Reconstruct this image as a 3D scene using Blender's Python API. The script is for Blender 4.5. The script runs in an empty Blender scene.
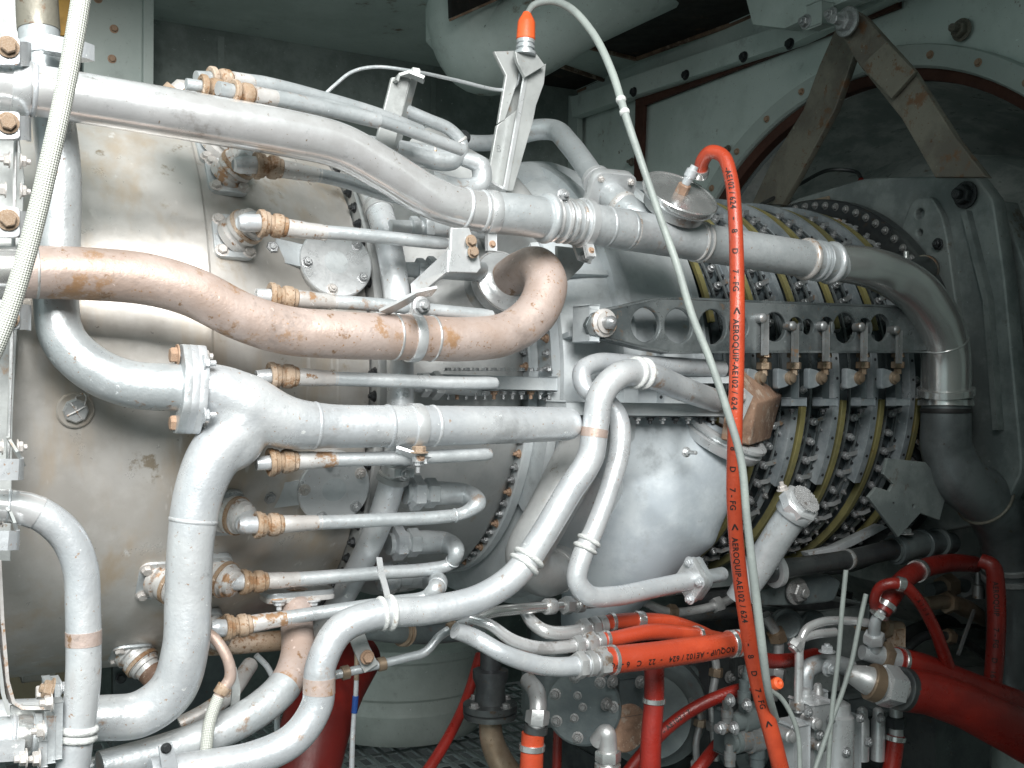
import bpy, bmesh, math, random
from mathutils import Vector, Matrix
random.seed(7)
PI = math.pi
C = bpy.context.scene.collection
F = 1100.0
V = Vector
# ---------------------------------------------------------------- engine frame
AX = V((.875, .484, -.012)).normalized()            # along the engine, away to the right
NN = V((.484, -.875, 0)).normalized()               # out of the engine towards the open side
UP = NN.cross(AX).normalized()
if UP.z < 0: UP = -UP
A0 = V((-.73, 1.95, .012))
def E(s, h, z): return A0 + AX*s + NN*h + UP*z
def EC(s, r, phi): return A0 + AX*s + (NN*math.cos(phi) + UP*math.sin(phi))*r
def ray(px, py): return V(((px-512)/F, 1.0, (384-py)/F))
def P(px, py, h):
    v = ray(px, py)
    return v*((NN.dot(A0)+h)/NN.dot(v))
def R(px, py, r):
    v = ray(px, py)
    vp = v - AX*v.dot(AX); ap = A0 - AX*A0.dot(AX)
    a = vp.dot(vp); b = -2*vp.dot(ap); c = ap.dot(ap)-r*r
    d = b*b-4*a*c
    t = (-b-math.sqrt(d))/(2*a) if d > 0 else -b/(2*a)
    return v*t
def S(px, py, s):                                    # on the plane square to the engine axis
    v = ray(px, py)
    return v*((AX.dot(A0)+s)/AX.dot(v))
def Z(px, py, z):
    v = ray(px, py); return v*(z/v.z)
def rad_n(p):
    q = p-A0; q = q-AX*q.dot(AX); return q.normalized()
# ---------------------------------------------------------------- materials
def mat(name, base, base2=None, rough=.4, metal=.3, rust=None, amt=0., rsc=14, speck=0., bump=.15, bsc=90, coat=0., streak=False, braid=0, vsc=7., soot=True, rv=1.):
    m = bpy.data.materials.new(name); m.use_nodes = True
    nt = m.node_tree; N = nt.nodes; L = nt.links
    b = N['Principled BSDF']
    tc = N.new('ShaderNodeTexCoord')
    mp = N.new('ShaderNodeMapping'); L.new(tc.outputs['Object'], mp.inputs[0])
    oi = N.new('ShaderNodeObjectInfo')
    ad = N.new('ShaderNodeVectorMath'); ad.operation = 'MULTIPLY_ADD'
    cm = N.new('ShaderNodeCombineXYZ')
    for i in range(3): L.new(oi.outputs['Random'], cm.inputs[i])
    L.new(cm.outputs[0], ad.inputs[0]); ad.inputs[1].default_value = (13, 7, 5); L.new(mp.outputs[0], ad.inputs[2])
    co = ad.outputs[0]
    def noise(sc, det=5, ro=.6, vec=None):
        n = N.new('ShaderNodeTexNoise'); n.inputs['Scale'].default_value = sc
        n.inputs['Detail'].default_value = det; n.inputs['Roughness'].default_value = ro
        L.new(vec or co, n.inputs['Vector']); return n.outputs['Fac']
    def ramp(f, a, c_):
        r = N.new('ShaderNodeMapRange'); r.inputs[1].default_value = a; r.inputs[2].default_value = c_
        r.interpolation_type = 'SMOOTHSTEP'; L.new(f, r.inputs[0]); return r.outputs[0]
    def mix(f, c1, c2):
        x = N.new('ShaderNodeMix'); x.data_type = 'RGBA'
        if isinstance(f, float): x.inputs[0].default_value = f
        else: L.new(f, x.inputs[0])
        for k, c in ((6, c1), (7, c2)):
            if isinstance(c, (tuple, list)): x.inputs[k].default_value = (*c[:3], 1)
            else: L.new(c, x.inputs[k])
        return x.outputs[2]
    base2 = base2 or tuple(x*.78 for x in base)
    col = mix(ramp(noise(vsc, 8, .68), .40, .60), base, base2)
    if streak:
        m2 = N.new('ShaderNodeMapping'); m2.inputs['Rotation'].default_value = (0, 0, -math.atan2(AX.y, AX.x))
        m2.inputs['Scale'].default_value = (1, 1, .22); 
        L.new(co, m2.inputs[0])
        col = mix(ramp(noise(16, 5, .6, m2.outputs[0]), .45, .75), col, streak)
        col = mix(ramp(noise(3.2, 4, .55, m2.outputs[0]), .50, .72), col, tuple(x*.62 for x in streak))
        m3 = N.new('ShaderNodeMapping'); m3.inputs['Scale'].default_value = (1.5, 1.5, .12); m3.inputs['Rotation'].default_value = (.3, .15, 0)
        L.new(co, m3.inputs[0])
        col = mix(ramp(noise(38, 3, .5, m3.outputs[0]), .66, .74), col, (.60, .58, .55))
    if rust:
        rm = ramp(noise(rsc, 10, .72), .665-.30*amt, .745-.30*amt)
        col = mix(rm, col, rust)
        col = mix(ramp(noise(rsc*3.1, 6, .7), .70-.28*amt, .77-.28*amt), col, tuple(x*.7 for x in rust))
    if soot:
        col = mix(ramp(noise(9, 7, .7), .56, .72), col, tuple(x*.66 for x in base))
        col = mix(ramp(noise(60, 5, .75), .60, .70), col, tuple(x*.74 for x in base))
    if speck:
        col = mix(ramp(noise(190, 3, .6), .70-.12*speck, .76-.12*speck), col, rust or (.18, .13, .09))
        col = mix(ramp(noise(75, 3, .6), .72-.08*speck, .76-.08*speck), col, tuple(min(.85, x*1.3) for x in base))
    L.new(col, b.inputs['Base Color'])
    b.inputs['Metallic'].default_value = metal
    rr = N.new('ShaderNodeMapRange'); rr.inputs[3].default_value = max(.03, rough-.12*rv); rr.inputs[4].default_value = min(1, rough+.16*rv)
    rr.inputs[1].default_value = .3; rr.inputs[2].default_value = .7
    L.new(noise(22, 6, .7), rr.inputs[0]); L.new(rr.outputs[0], b.inputs['Roughness'])
    b.inputs['Coat Weight'].default_value = coat
    bp = N.new('ShaderNodeBump'); bp.inputs['Strength'].default_value = bump; bp.inputs['Distance'].default_value = .003
    h = noise(bsc, 5, .65)
    if braid:
        uv = N.new('ShaderNodeUVMap')
        sx = N.new('ShaderNodeSeparateXYZ'); L.new(uv.outputs[0], sx.inputs[0])
        def M(op, a, c_):
            n = N.new('ShaderNodeMath'); n.operation = op
            for i, q in enumerate((a, c_)):
                if q is None: continue
                if isinstance(q, (int, float)): n.inputs[i].default_value = q
                else: L.new(q, n.inputs[i])
            return n.outputs[0]
        u = M('MULTIPLY', sx.outputs[0], 2*PI*11); w = M('MULTIPLY', sx.outputs[1], 2*PI*braid)
        a_ = M('SINE', M('ADD', u, w), None); c_ = M('SINE', M('SUBTRACT', u, w), None)
        q = M('ADD', M('MULTIPLY', M('MULTIPLY', a_, c_), .5), .5)
        h = q
        col2 = mix(q, (.44, .46, .42), (.60, .62, .57)); L.new(col2, b.inputs['Base Color'])
    L.new(h, bp.inputs['Height']); L.new(bp.outputs[0], b.inputs['Normal'])
    return m
RUST = (.30, .15, .07)
M = dict(
 silver = mat('silver_paint', (.63,.655,.67), (.52,.55,.575), .33, .42, (.42,.31,.24), .12, 13, .35, .25, 130),
 silver2 = mat('worn_silver', (.56,.59,.605), (.44,.475,.49), .36, .45, (.36,.25,.18), .22, 15, .3, .3, 120),
 steel = mat('stained_steel', (.82,.83,.84), (.70,.70,.70), .2, .62, (.34,.25,.18), .20, 9, .2, .12, 60, rv=.5),
 steel2 = mat('dull_steel', (.55,.56,.56), (.38,.39,.39), .38, .6, (.28,.19,.13), .28, 13, .2, .2, 90),
 pink = mat('heat_tinted_pipe', (.50,.41,.37), (.43,.33,.28), .42, .3, (.38,.23,.13), .36, 15, .5, .3, 140),
 drum = mat('heat_stained_casing', (.53,.515,.49), (.45,.43,.40), .36, .40, (.40,.34,.26), .26, 4, 0, .10, 40, soot=False, streak=(.46,.38,.29)),
 case = mat('cast_casing', (.56,.595,.605), (.46,.50,.52), .48, .25, (.42,.35,.27), .18, 7, .0, .22, 60),
 case2 = mat('grey_duct', (.45,.46,.455), (.37,.385,.385), .42, .3, (.34,.29,.23), .2, 6, .1, .2, 60),
 fit = mat('rusty_fitting', (.43,.345,.27), (.31,.22,.145), .6, .15, (.25,.14,.07), .46, 42, .7, .5, 160),
 rust = mat('brown_rust', (.30,.19,.13), (.13,.075,.05), .65, .1, (.44,.35,.28), .45, 18, .4, .5, 120),
 sleeve = mat('rusty_sleeve', (.62,.62,.61), (.5,.48,.46), .42, .35, (.38,.23,.13), .42, 26, .3, .2, 120),
 bolt = mat('zinc_bolt', (.50,.52,.53), (.36,.37,.38), .35, .7, (.34,.22,.13), .3, 60, 0, .2, 150),
 rbolt = mat('rusty_bolt', (.44,.31,.22), (.34,.22,.15), .6, .2, (.26,.13,.06), .4, 60, 0, .3, 150),
 dbolt = mat('dark_bolt', (.07,.075,.08), (.035,.038,.04), .4, .6, None, 0),
 alu = mat('bright_bracket', (.70,.72,.73), (.6,.62,.63), .33, .55, (.42,.32,.24), .1, 16, .1, .12, 80),
 brk = mat('grey_bracket', (.46,.48,.475), (.38,.40,.395), .42, .35, (.36,.27,.2), .2, 14, .1, .15, 80),
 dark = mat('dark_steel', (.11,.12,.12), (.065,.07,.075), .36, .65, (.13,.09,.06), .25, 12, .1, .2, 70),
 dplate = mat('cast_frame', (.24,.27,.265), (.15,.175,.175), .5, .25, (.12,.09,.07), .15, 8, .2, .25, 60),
 chrome = mat('polished_steel', (.72,.72,.71), (.66,.66,.65), .22, .85, None, 0, bump=.012, bsc=12, soot=False, rv=.25),
 disc = mat('polished_disc', (.66,.67,.67), (.50,.51,.51), .22, .8, (.3,.24,.18), .15, 12, 0, .08, 30),
 beam = mat('perforated_beam', (.25,.275,.28), (.12,.14,.145), .32, .6, (.30,.2,.13), .2, 14, .1, .15, 70),
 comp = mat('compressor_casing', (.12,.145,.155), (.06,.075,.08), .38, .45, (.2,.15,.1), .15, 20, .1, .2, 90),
 scroll = mat('satin_casting', (.47,.515,.54), (.36,.405,.44), .66, .08, (.42,.38,.33), .14, 5, 0, .12, 30),
 darkpipe = mat('dull_dark_pipe', (.20,.22,.225), (.13,.145,.15), .4, .5, (.13,.09,.06), .2, 12, 0, .15, 60),
 rail = mat('pale_ring', (.40,.44,.46), (.23,.265,.285), .38, .4, (.3,.2,.12), .15, 22, .1, .15, 90),
 yellow = mat('yellowed_band', (.25,.225,.09), (.16,.15,.07), .45, .1, (.25,.17,.05), .25, 18, 0, .15, 90),
 lever = mat('lever_metal', (.31,.32,.325), (.19,.20,.20), .38, .5, (.32,.2,.12), .35, 40, .2, .2, 120),
 orange = mat('orange_hose', (.48,.066,.025), (.38,.048,.019), .34, 0, (.35,.05,.02), .12, 20, .1, .35, 220, coat=.15, soot=False),
 red = mat('red_hose', (.27,.02,.013), (.19,.014,.01), .32, 0, (.16,.015,.01), .15, 20, .1, .35, 220, coat=.15, soot=False),
 boot = mat('orange_boot', (.80,.13,.035), (.66,.09,.025), .42, 0, (.4,.1,.05), .1, 30, 0, .2, 120),
 ink = mat('black_ink', (.012,.011,.01), None, .6, 0, soot=False),
 cable = mat('grey_cable', (.31,.35,.33), (.24,.27,.26), .5, 0, (.3,.28,.22), .1, 30, 0, .25, 200),
 braid = mat('braided_sleeve', (.6,.64,.61), None, .5, .2, bump=.45, braid=12, soot=False),
 black = mat('black_rubber', (.02,.02,.02), None, .5, 0, soot=False),
 wall = mat('green_grey_paint', (.56,.64,.61), (.47,.55,.52), .5, 0, (.16,.11,.07), .14, 6, .2, .12, 30, vsc=3),
 wall2 = mat('pale_panel_paint', (.42,.48,.455), (.37,.43,.41), .5, 0, (.25,.2,.15), .06, 8, .1, .1, 30, vsc=3),
 panel = mat('mottled_board', (.24,.28,.265), (.15,.18,.17), .75, 0, (.22,.24,.23), .22, 11, .5, .6, 70, vsc=5),
 hole = mat('recess_shade', (.022,.018,.014), (.012,.011,.01), .8, 0, (.09,.05,.03), .2, 10),  # near-black with rust, paints the shade inside openings and slot
 seal = mat('brown_sealant', (.07,.025,.015), None, .8, 0, bump=.6),
 strut = mat('corroded_strut', (.20,.19,.155), (.13,.12,.10), .5, .3, (.16,.09,.05), .35, 16, .4, .3, 90),
 intake = mat('dim_intake_metal', (.60,.62,.60), (.34,.38,.37), .35, .2, (.25,.17,.1), .2, 4, 0, .1, 20),
 ywall = mat('ochre_board', (.62,.36,.08), (.52,.30,.07), .6, 0, None, 0),
 beige = mat('beige_panel', (.40,.33,.22), (.34,.28,.19), .6, 0, (.2,.16,.1), .15, 8),
 tankred = mat('tank_red', (.17,.014,.01), (.12,.01,.008), .4, 0),
 white = mat('enamel_tank', (.66,.70,.66), (.58,.62,.58), .4, 0, (.2,.17,.12), .1, 8, .1),
 grate = mat('grating', (.52,.57,.57), (.40,.45,.45), .45, .4, (.2,.14,.1), .2, 20),
 pump = mat('grey_pump', (.13,.155,.155), (.085,.105,.11), .42, .25, (.12,.08,.06), .2, 14, .2, .3, 70),
 blue = mat('blue_tape', (.02,.08,.32), None, .5, 0, soot=False),
 brass = mat('brown_fitting', (.34,.27,.20), (.26,.19,.13), .4, .6, (.2,.12,.06), .3, 30, .2),
 tape = mat('cloth_tape', (.68,.70,.69), (.55,.57,.56), .75, 0, (.4,.33,.27), .2, 40, .3, .9, 220),
 ybit = mat('yellow_plastic', (.7,.4,.02), None, .4, 0),
)
M['pit'] = mat('pit_concrete', (.03,.032,.03), (.02,.02,.02), .9, 0)
# ---------------------------------------------------------------- mesh builder
class MB:
    def __init__(s): s.v = []; s.f = []; s.uv = []
    def add(s, vs, fs, uvs=None):
        n = len(s.v); s.v += [V(q) for q in vs]
        s.f += [tuple(i+n for i in f) for f in fs]
        s.uv += (uvs if uvs else [[(0,0)]*len(f) for f in fs])
        return s
def org(o):
    while o.parent: o = o.parent
    return V(o.location)
def newmesh(name, vs, fs, m, uvs=None, sharp=34):
    me = bpy.data.meshes.new(name); me.from_pydata([tuple(v) for v in vs], [], fs)
    if uvs:
        l = me.uv_layers.new(name='UVMap'); k = 0
        for f in uvs:
            for q in f: l.data[k].uv = q; k += 1
    bm = bmesh.new(); bm.from_mesh(me); bmesh.ops.recalc_face_normals(bm, faces=bm.faces); bm.to_mesh(me); bm.free()
    me.polygons.foreach_set('use_smooth', [True]*len(me.polygons))
    me.set_sharp_from_angle(angle=math.radians(sharp))
    me.materials.append(M[m] if isinstance(m, str) else m)
    return me
def build(mb, name, m, parent=None, label=None, cat=None, group=None, kind=None, sharp=34):
    if parent is not None: o0 = org(parent)
    else:
        o0 = sum(mb.v, V())/len(mb.v); 
    me = newmesh(name, [v-o0 for v in mb.v], mb.f, m, mb.uv if any(u[0] != u[-1] for u in mb.uv) else None, sharp)
    o = bpy.data.objects.new(name, me); C.objects.link(o)
    if parent is not None: o.parent = parent
    else: o.location = o0
    tag(o, label, cat, group, kind); return o
def tag(o, label=None, cat=None, group=None, kind=None):
    for k, q in (('label', label), ('category', cat), ('group', group), ('kind', kind)):
        if q: o[k] = q
    return o
def thing(name, label, cat, loc, group=None, kind=None):
    o = bpy.data.objects.new(name, None); C.objects.link(o); o.location = loc; o.empty_display_size = .02
    return tag(o, label, cat, group, kind)
def basis(n, hint=None):
    n = n.normalized(); h = hint or (V((0,0,1)) if abs(n.z) < .9 else V((1,0,0)))
    x = (h-n*h.dot(n)).normalized(); return x, n.cross(x), n
def lathe(o, n, prof, seg=32, hint=None, ph0=0):
    x, y, n = basis(n, hint); mb = MB(); vs = []; fs = []
    for (t, r) in prof:
        for k in range(seg):
            a = 2*PI*k/seg+ph0; vs.append(o+n*t+(x*math.cos(a)+y*math.sin(a))*r)
    for i in range(len(prof)-1):
        for k in range(seg):
            j = (k+1) % seg; fs.append((i*seg+k, i*seg+j, (i+1)*seg+j, (i+1)*seg+k))
    closed = prof[0] == prof[-1]
    if prof[0][1] > 1e-6 and not closed: fs.append(tuple(range(seg))[::-1])
    if prof[-1][1] > 1e-6 and not closed: fs.append(tuple((len(prof)-1)*seg+k for k in range(seg)))
    return mb.add(vs, fs)
def box(c, ax, ay, az, mb=None):                      # half vectors, with a small chamfer
    mb = mb or MB(); bm = bmesh.new(); bmesh.ops.create_cube(bm, size=2)
    mat_ = Matrix(((ax.x, ay.x, az.x, c.x), (ax.y, ay.y, az.y, c.y), (ax.z, ay.z, az.z, c.z), (0,0,0,1)))
    bm.transform(mat_)
    w = min(ax.length, ay.length, az.length)*.22
    bmesh.ops.bevel(bm, geom=bm.edges[:], offset=min(w, .004), segments=2, affect='EDGES', profile=.6)
    bm.verts.index_update()
    mb.add([v.co.copy() for v in bm.verts], [tuple(v.index for v in f.verts) for f in bm.faces]); bm.free(); return mb
# ---------------------------------------------------------------- swept paths
class Path:
    def __init__(s, pts, mode='h', n=10, world=None):
        if world: ctl = world
        else:
            ctl = []; w = None
            for q in pts:
                w = q[3] if len(q) > 3 else w
                p = {'h': P, 'r': R, 's': S}[mode](q[0], q[1], q[2])
                ctl.append((p, w/2*p.y/F))
        s.p = []; s.r = []
        for i in range(len(ctl)-1):
            p1, p2 = ctl[i][0], ctl[i+1][0]
            p0 = ctl[i-1][0] if i else p1*2-p2
            p3 = ctl[i+2][0] if i+2 < len(ctl) else p2*2-p1
            d1 = max((p2-p1).length, 1e-5); d0 = max((p1-p0).length, 1e-5); d3 = max((p3-p2).length, 1e-5)
            # centripetal-like tangents
            a0, a1, a2 = d0**.5, d1**.5, d3**.5
            m1 = ((p1-p0)/a0 - (p2-p0)/(a0+a1) + (p2-p1)/a1)*a1
            m2 = ((p2-p1)/a1 - (p3-p1)/(a1+a2) + (p3-p2)/a2)*a1
            for k in range(n):
                t = k/n; t2 = t*t; t3 = t2*t
                s.p.append(p1*(2*t3-3*t2+1)+m1*(t3-2*t2+t)+p2*(-2*t3+3*t2)+m2*(t3-t2))
                s.r.append(ctl[i][1]*(1-t)+ctl[i+1][1]*t)
        s.p.append(ctl[-1][0]); s.r.append(ctl[-1][1])
        s.t = [(s.p[min(i+1, len(s.p)-1)]-s.p[max(i-1, 0)]).normalized() for i in range(len(s.p))]
        s.L = [0]
        for i in range(1, len(s.p)): s.L.append(s.L[-1]+(s.p[i]-s.p[i-1]).length)
    def at(s, l):
        l = min(max(l, 0), s.L[-1])
        for i in range(1, len(s.L)):
            if s.L[i] >= l-1e-9:
                f = (l-s.L[i-1])/max(s.L[i]-s.L[i-1], 1e-9)
                return s.p[i-1].lerp(s.p[i], f), s.t[i-1].lerp(s.t[i], f).normalized(), s.r[i-1]*(1-f)+s.r[i]*f
        return s.p[-1], s.t[-1], s.r[-1]
    def near(s, px, py):
        best = (1e9, 0)
        for k in range(301):
            l = s.L[-1]*k/300; p = s.at(l)[0]
            d = (p.x/p.y*F+512-px)**2+(384-p.z/p.y*F-py)**2
            if d < best[0]: best = (d, l)
        return best[1]
def sweep(path, seg=20, l0=None, l1=None, prof=None, dr=0, mb=None, cap=True, hexa=False, wob=0):
    """prof: list of (l, radius) along the path, else the path's own radius."""
    mb = mb or MB()
    if prof is None:
        if l0 is None: ls = list(path.L); rs = [r+dr for r in path.r]
        else:
            n = max(2, int((l1-l0)/.012)+1); ls = [l0+(l1-l0)*i/(n-1) for i in range(n)]; rs = [path.at(l)[2]+dr for l in ls]
    else: ls = [q[0] for q in prof]; rs = [q[1] for q in prof]
    if hexa: seg = 6
    n = None; vs = []; fs = []; uvs = []
    for i, l in enumerate(ls):
        p, t, _ = path.at(l)
        if prof is not None and (l > path.L[-1]): p = p+t*(l-path.L[-1])
        if prof is not None and l < 0: p = p+t*l
        if n is None: n = basis(t)[0]
        n = (n-t*n.dot(t)).normalized(); b = t.cross(n)
        for k in range(seg):
            a = 2*PI*k/seg
            r = rs[i]*(1+wob*math.sin(3*a+l*40)*math.sin(l*23))
            vs.append(p+(n*math.cos(a)+b*math.sin(a))*r)
    ref = max(rs)*2*PI
    for i in range(len(ls)-1):
        for k in range(seg):
            j = (k+1) % seg; fs.append((i*seg+k, i*seg+j, (i+1)*seg+j, (i+1)*seg+k))
            v0, v1 = ls[i]/ref, ls[i+1]/ref
            uvs.append([(k/seg, v0), ((k+1)/seg, v0), ((k+1)/seg, v1), (k/seg, v1)])
    if cap:
        fs.append(tuple(range(seg))[::-1]); uvs.append([(0,0)]*seg)
        fs.append(tuple((len(ls)-1)*seg+k for k in range(seg))); uvs.append([(0,0)]*seg)
    mb.add(vs, fs, uvs); return mb
def px2m(path, l, w): return w*path.at(l)[0].y/F
def ring(path, at, w, dr, m, parent, name='weld_ring', style='bead', mb=None):
    """a collar round the tube: at = pixel, w = width along the tube in px, dr = rise in px"""
    l = path.near(*at) if isinstance(at, tuple) else at
    W = px2m(path, l, w)/2; d = px2m(path, l, dr)
    prof = []
    if style == 'bead':
        for k in range(9):
            a = PI*k/8; x = -W*math.cos(a); prof.append((l+x, path.at(l+x)[2]-.0005+d*math.sin(a)))
    elif style == 'band':
        for x, y in ((-1, -.3), (-1, .8), (-.85, 1), (.85, 1), (1, .8), (1, -.3)):
            prof.append((l+W*x, path.at(l+W*x)[2]+d*y))
    elif style == 'vee':
        for x, y in ((-1, 0), (-.8, .45), (-.45, .5), (-.3, 1), (.3, 1), (.45, .5), (.8, .45), (1, 0)):
            prof.append((l+W*x, path.at(l+W*x)[2]+d*y))
    elif style == 'double':
        for x, y in ((-1, 0), (-.95, .8), (-.7, 1), (-.5, .8), (-.4, .15), (.4, .15), (.5, .8), (.7, 1), (.95, .8), (1, 0)):
            prof.append((l+W*x, path.at(l+W*x)[2]+d*y))
    elif style == 'hex':
        for x, y in ((-1, -.2), (-.85, .9), (-.5, 1), (.5, 1), (.85, .9), (1, -.2)):
            prof.append((l+W*x, path.at(l+W*x)[2]+d*(y+.12)))
        if mb is not None: return sweep(path, prof=prof, hexa=True, mb=mb)
        return build(sweep(path, prof=prof, hexa=True), name, m, parent, sharp=20)
    if mb is not None: return sweep(path, prof=prof, seg=28, mb=mb)
    return build(sweep(path, prof=prof, seg=28), name, m, parent)
_cache = {}
def bolt(parent, pos, n, size, m='bolt', name='bolt', stub=0.0):
    key = (m, name, stub)
    if key not in _cache:
        z = V((0,0,1)); a = lathe(V(), z, [(0,1.35),(.18,1.35),(.2,1.28),(.2,.5)], 18)
        b = lathe(V(), z, [(.18,1.),(.85,1.),(1.,.86),(1.,.2)], 6); a.add(b.v, b.f)
        if stub: b = lathe(V(), z, [(.9,.5),(1+stub,.5),(1.06+stub,.42)], 10); a.add(b.v, b.f)
        _cache[key] = newmesh(name, a.v, a.f, m, None, 30)
    o = bpy.data.objects.new(name, _cache[key]); C.objects.link(o)
    o0 = org(parent); o.parent = parent; o.location = pos-o0
    q = n.to_track_quat('Z', 'Y'); o.rotation_mode = 'QUATERNION'
    o.rotation_quaternion = q @ Matrix.Rotation(random.random()*2, 3, 'Z').to_quaternion()
    o.scale = (size,)*3
    return o
def tocam(p): return (-p).normalized()
def clamp(path, at, w, parent, m='alu', lug=None, dr=2, size=None, bm_='rbolt'):
    l = path.near(*at); p, t, r = path.at(l)
    c = ring(path, l, w, dr, m, parent, 'clamp', 'band')
    if lug is not None:
        g = V(lug); g = (g-t*g.dot(t)).normalized(); W = px2m(path, l, w)/2
        s2 = t.cross(g)
        for k in (-1, 1):
            q = box(p+g*(r*1.42)+s2*k*.0028, g*(r*.5), t*W, s2*.0018)
            build(q, 'clamp_lug', m, c)
        bs = size or W*.55
        sd = s2 if s2.dot(tocam(p)) > 0 else -s2
        bolt(c, p+g*(r*1.6)+sd*.0046, sd, bs, bm_)
    return c
# flat plates: outline + holes in a plane
def plate(pts, holes=(), th=.006, bev=.0012, n=NN, name='plate', fr=None):
    """pts world points in one plane; holes: (centre, radius) or lists of points"""
    o = pts[0]; x, y, n = basis(n)
    cu = bpy.data.curves.new('tmp', 'CURVE'); cu.dimensions = '2D'; cu.fill_mode = 'BOTH'
    cu.extrude = th/2; cu.bevel_depth = bev; cu.bevel_resolution = 1; cu.offset = -bev
    def sp(pp):
        s = cu.splines.new('POLY'); s.points.add(len(pp)-1); s.use_cyclic_u = True
        for i, q in enumerate(pp): s.points[i].co = ((q-o).dot(x), (q-o).dot(y), 0, 1)
    sp(pts)
    for h in holes:
        if isinstance(h, tuple):
            c, r = h; sp([c+(x*math.cos(2*PI*k/24)+y*math.sin(2*PI*k/24))*r for k in range(24)])
        else: sp(h)
    ob = bpy.data.objects.new('tmp', cu); C.objects.link(ob)
    dg = bpy.context.evaluated_depsgraph_get(); me = bpy.data.meshes.new_from_object(ob.evaluated_get(dg))
    mb = MB().add([o+x*v.co.x+y*v.co.y+n*v.co.z for v in me.vertices], [tuple(p.vertices) for p in me.polygons])
    bpy.data.objects.remove(ob); bpy.data.curves.remove(cu); bpy.data.meshes.remove(me)
    return mb
def rounded(pts, rr=.2):
    out = []
    n = len(pts)
    for i in range(n):
        a, b, c = pts[i-1], pts[i], pts[(i+1) % n]
        for k in range(5):
            t = k/4; p0 = b.lerp(a, rr); p2 = b.lerp(c, rr)
            out.append((p0*(1-t)+b*t)*(1-t)+(b*(1-t)+p2*t)*t)
    return out
def strip(pts, width, th, wdir, mb=None):
    """bent flat strap through world points; wdir = width direction"""
    mb = mb or MB(); vs = []; fs = []
    for i, p in enumerate(pts):
        t = (pts[min(i+1, len(pts)-1)]-pts[max(i-1, 0)]).normalized()
        w = (wdir-t*wdir.dot(t)).normalized(); nn = t.cross(w)
        for a, b in ((-1,-1),(1,-1),(1,1),(-1,1)): vs.append(p+w*width/2*a+nn*th/2*b)
    for i in range(len(pts)-1):
        for k in range(4):
            j = (k+1) % 4; fs.append((i*4+k, i*4+j, i*4+4+j, i*4+4+k))
    fs.append((0,1,2,3)); e = (len(pts)-1)*4; fs.append((e,e+1,e+2,e+3))
    return mb.add(vs, fs)
def revolve(prof, seg=120, ph=(-PI, PI), mb=None):
    mb = mb or MB(); vs = []; fs = []
    full = abs(ph[1]-ph[0]-2*PI) < 1e-6; n = seg if full else seg+1
    for (s, r) in prof:
        for k in range(n): vs.append(EC(s, r, ph[0]+(ph[1]-ph[0])*k/seg))
    for i in range(len(prof)-1):
        for k in range(seg):
            j = (k+1) % n; fs.append((i*n+k, i*n+j, (i+1)*n+j, (i+1)*n+k))
    if not full:                                     # close the two ends of the arc
        fs.append(tuple(i*n for i in range(len(prof)))); fs.append(tuple(i*n+n-1 for i in range(len(prof))))
    return mb.add(vs, fs)
def write_on(path, s, l0, size, parent, m='ink', ang=0., flip=1, name='lettering'):
    cu = bpy.data.curves.new('tmp', 'FONT'); cu.body = s; cu.size = size; cu.space_character = 1.12; cu.offset = size*.022
    ob = bpy.data.objects.new('tmp', cu); C.objects.link(ob)
    dg = bpy.context.evaluated_depsgraph_get(); me = bpy.data.meshes.new_from_object(ob.evaluated_get(dg))
    bpy.data.objects.remove(ob); bpy.data.curves.remove(cu)
    bm = bmesh.new(); bm.from_mesh(me); bmesh.ops.triangulate(bm, faces=bm.faces)
    for k in range(1, 8):
        bmesh.ops.bisect_plane(bm, geom=bm.verts[:]+bm.edges[:]+bm.faces[:], plane_co=(0, size*k*.1, 0), plane_no=(0,1,0))
    mb = MB(); vs = []
    bm.verts.index_update()
    for v in bm.verts:
        p, t, r = path.at(l0+flip*v.co.x)
        f = tocam(p); f = (f-t*f.dot(t)).normalized(); g = f.cross(t)
        a = ang+flip*(v.co.y-size*.35)/r
        vs.append(p+(f*math.cos(a)+g*math.sin(a))*(r+.0007))
    mb.add(vs, [tuple(v.index for v in f.verts) for f in bm.faces]); bm.free(); bpy.data.meshes.remove(me)
    return build(mb, name, m, parent)
def pipe(name, label, cat, pts, m, mode='h', seg=24, group=None, part='tube', n=10, wob=0):
    pa = Path(pts, mode, n); t = thing(name, label, cat, pa.p[0], group)
    build(sweep(pa, seg, wob=wob), part, m, t)
    return t, pa

def fuse(mbs, voxel=.004, smooth=6):
    """weld several overlapping solids into one continuous skin"""
    vs = []; fs = []
    for m_ in mbs:
        n = len(vs); vs += m_.v; fs += [tuple(i+n for i in f) for f in m_.f]
    me = bpy.data.meshes.new('tmp'); me.from_pydata([tuple(v) for v in vs], [], fs)
    bm = bmesh.new(); bm.from_mesh(me); bmesh.ops.recalc_face_normals(bm, faces=bm.faces); bm.to_mesh(me); bm.free()
    ob = bpy.data.objects.new('tmp', me); C.objects.link(ob)
    r = ob.modifiers.new('r', 'REMESH'); r.mode = 'VOXEL'; r.voxel_size = voxel
    q = ob.modifiers.new('s', 'CORRECTIVE_SMOOTH' if False else 'SMOOTH'); q.iterations = smooth; q.factor = .5
    dg = bpy.context.evaluated_depsgraph_get(); m2 = bpy.data.meshes.new_from_object(ob.evaluated_get(dg))
    out = MB().add([v.co.copy() for v in m2.vertices], [tuple(p.vertices) for p in m2.polygons])
    bpy.data.objects.remove(ob); bpy.data.meshes.remove(me); bpy.data.meshes.remove(m2)
    return out
WORLD=.66; KEY=78
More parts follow.
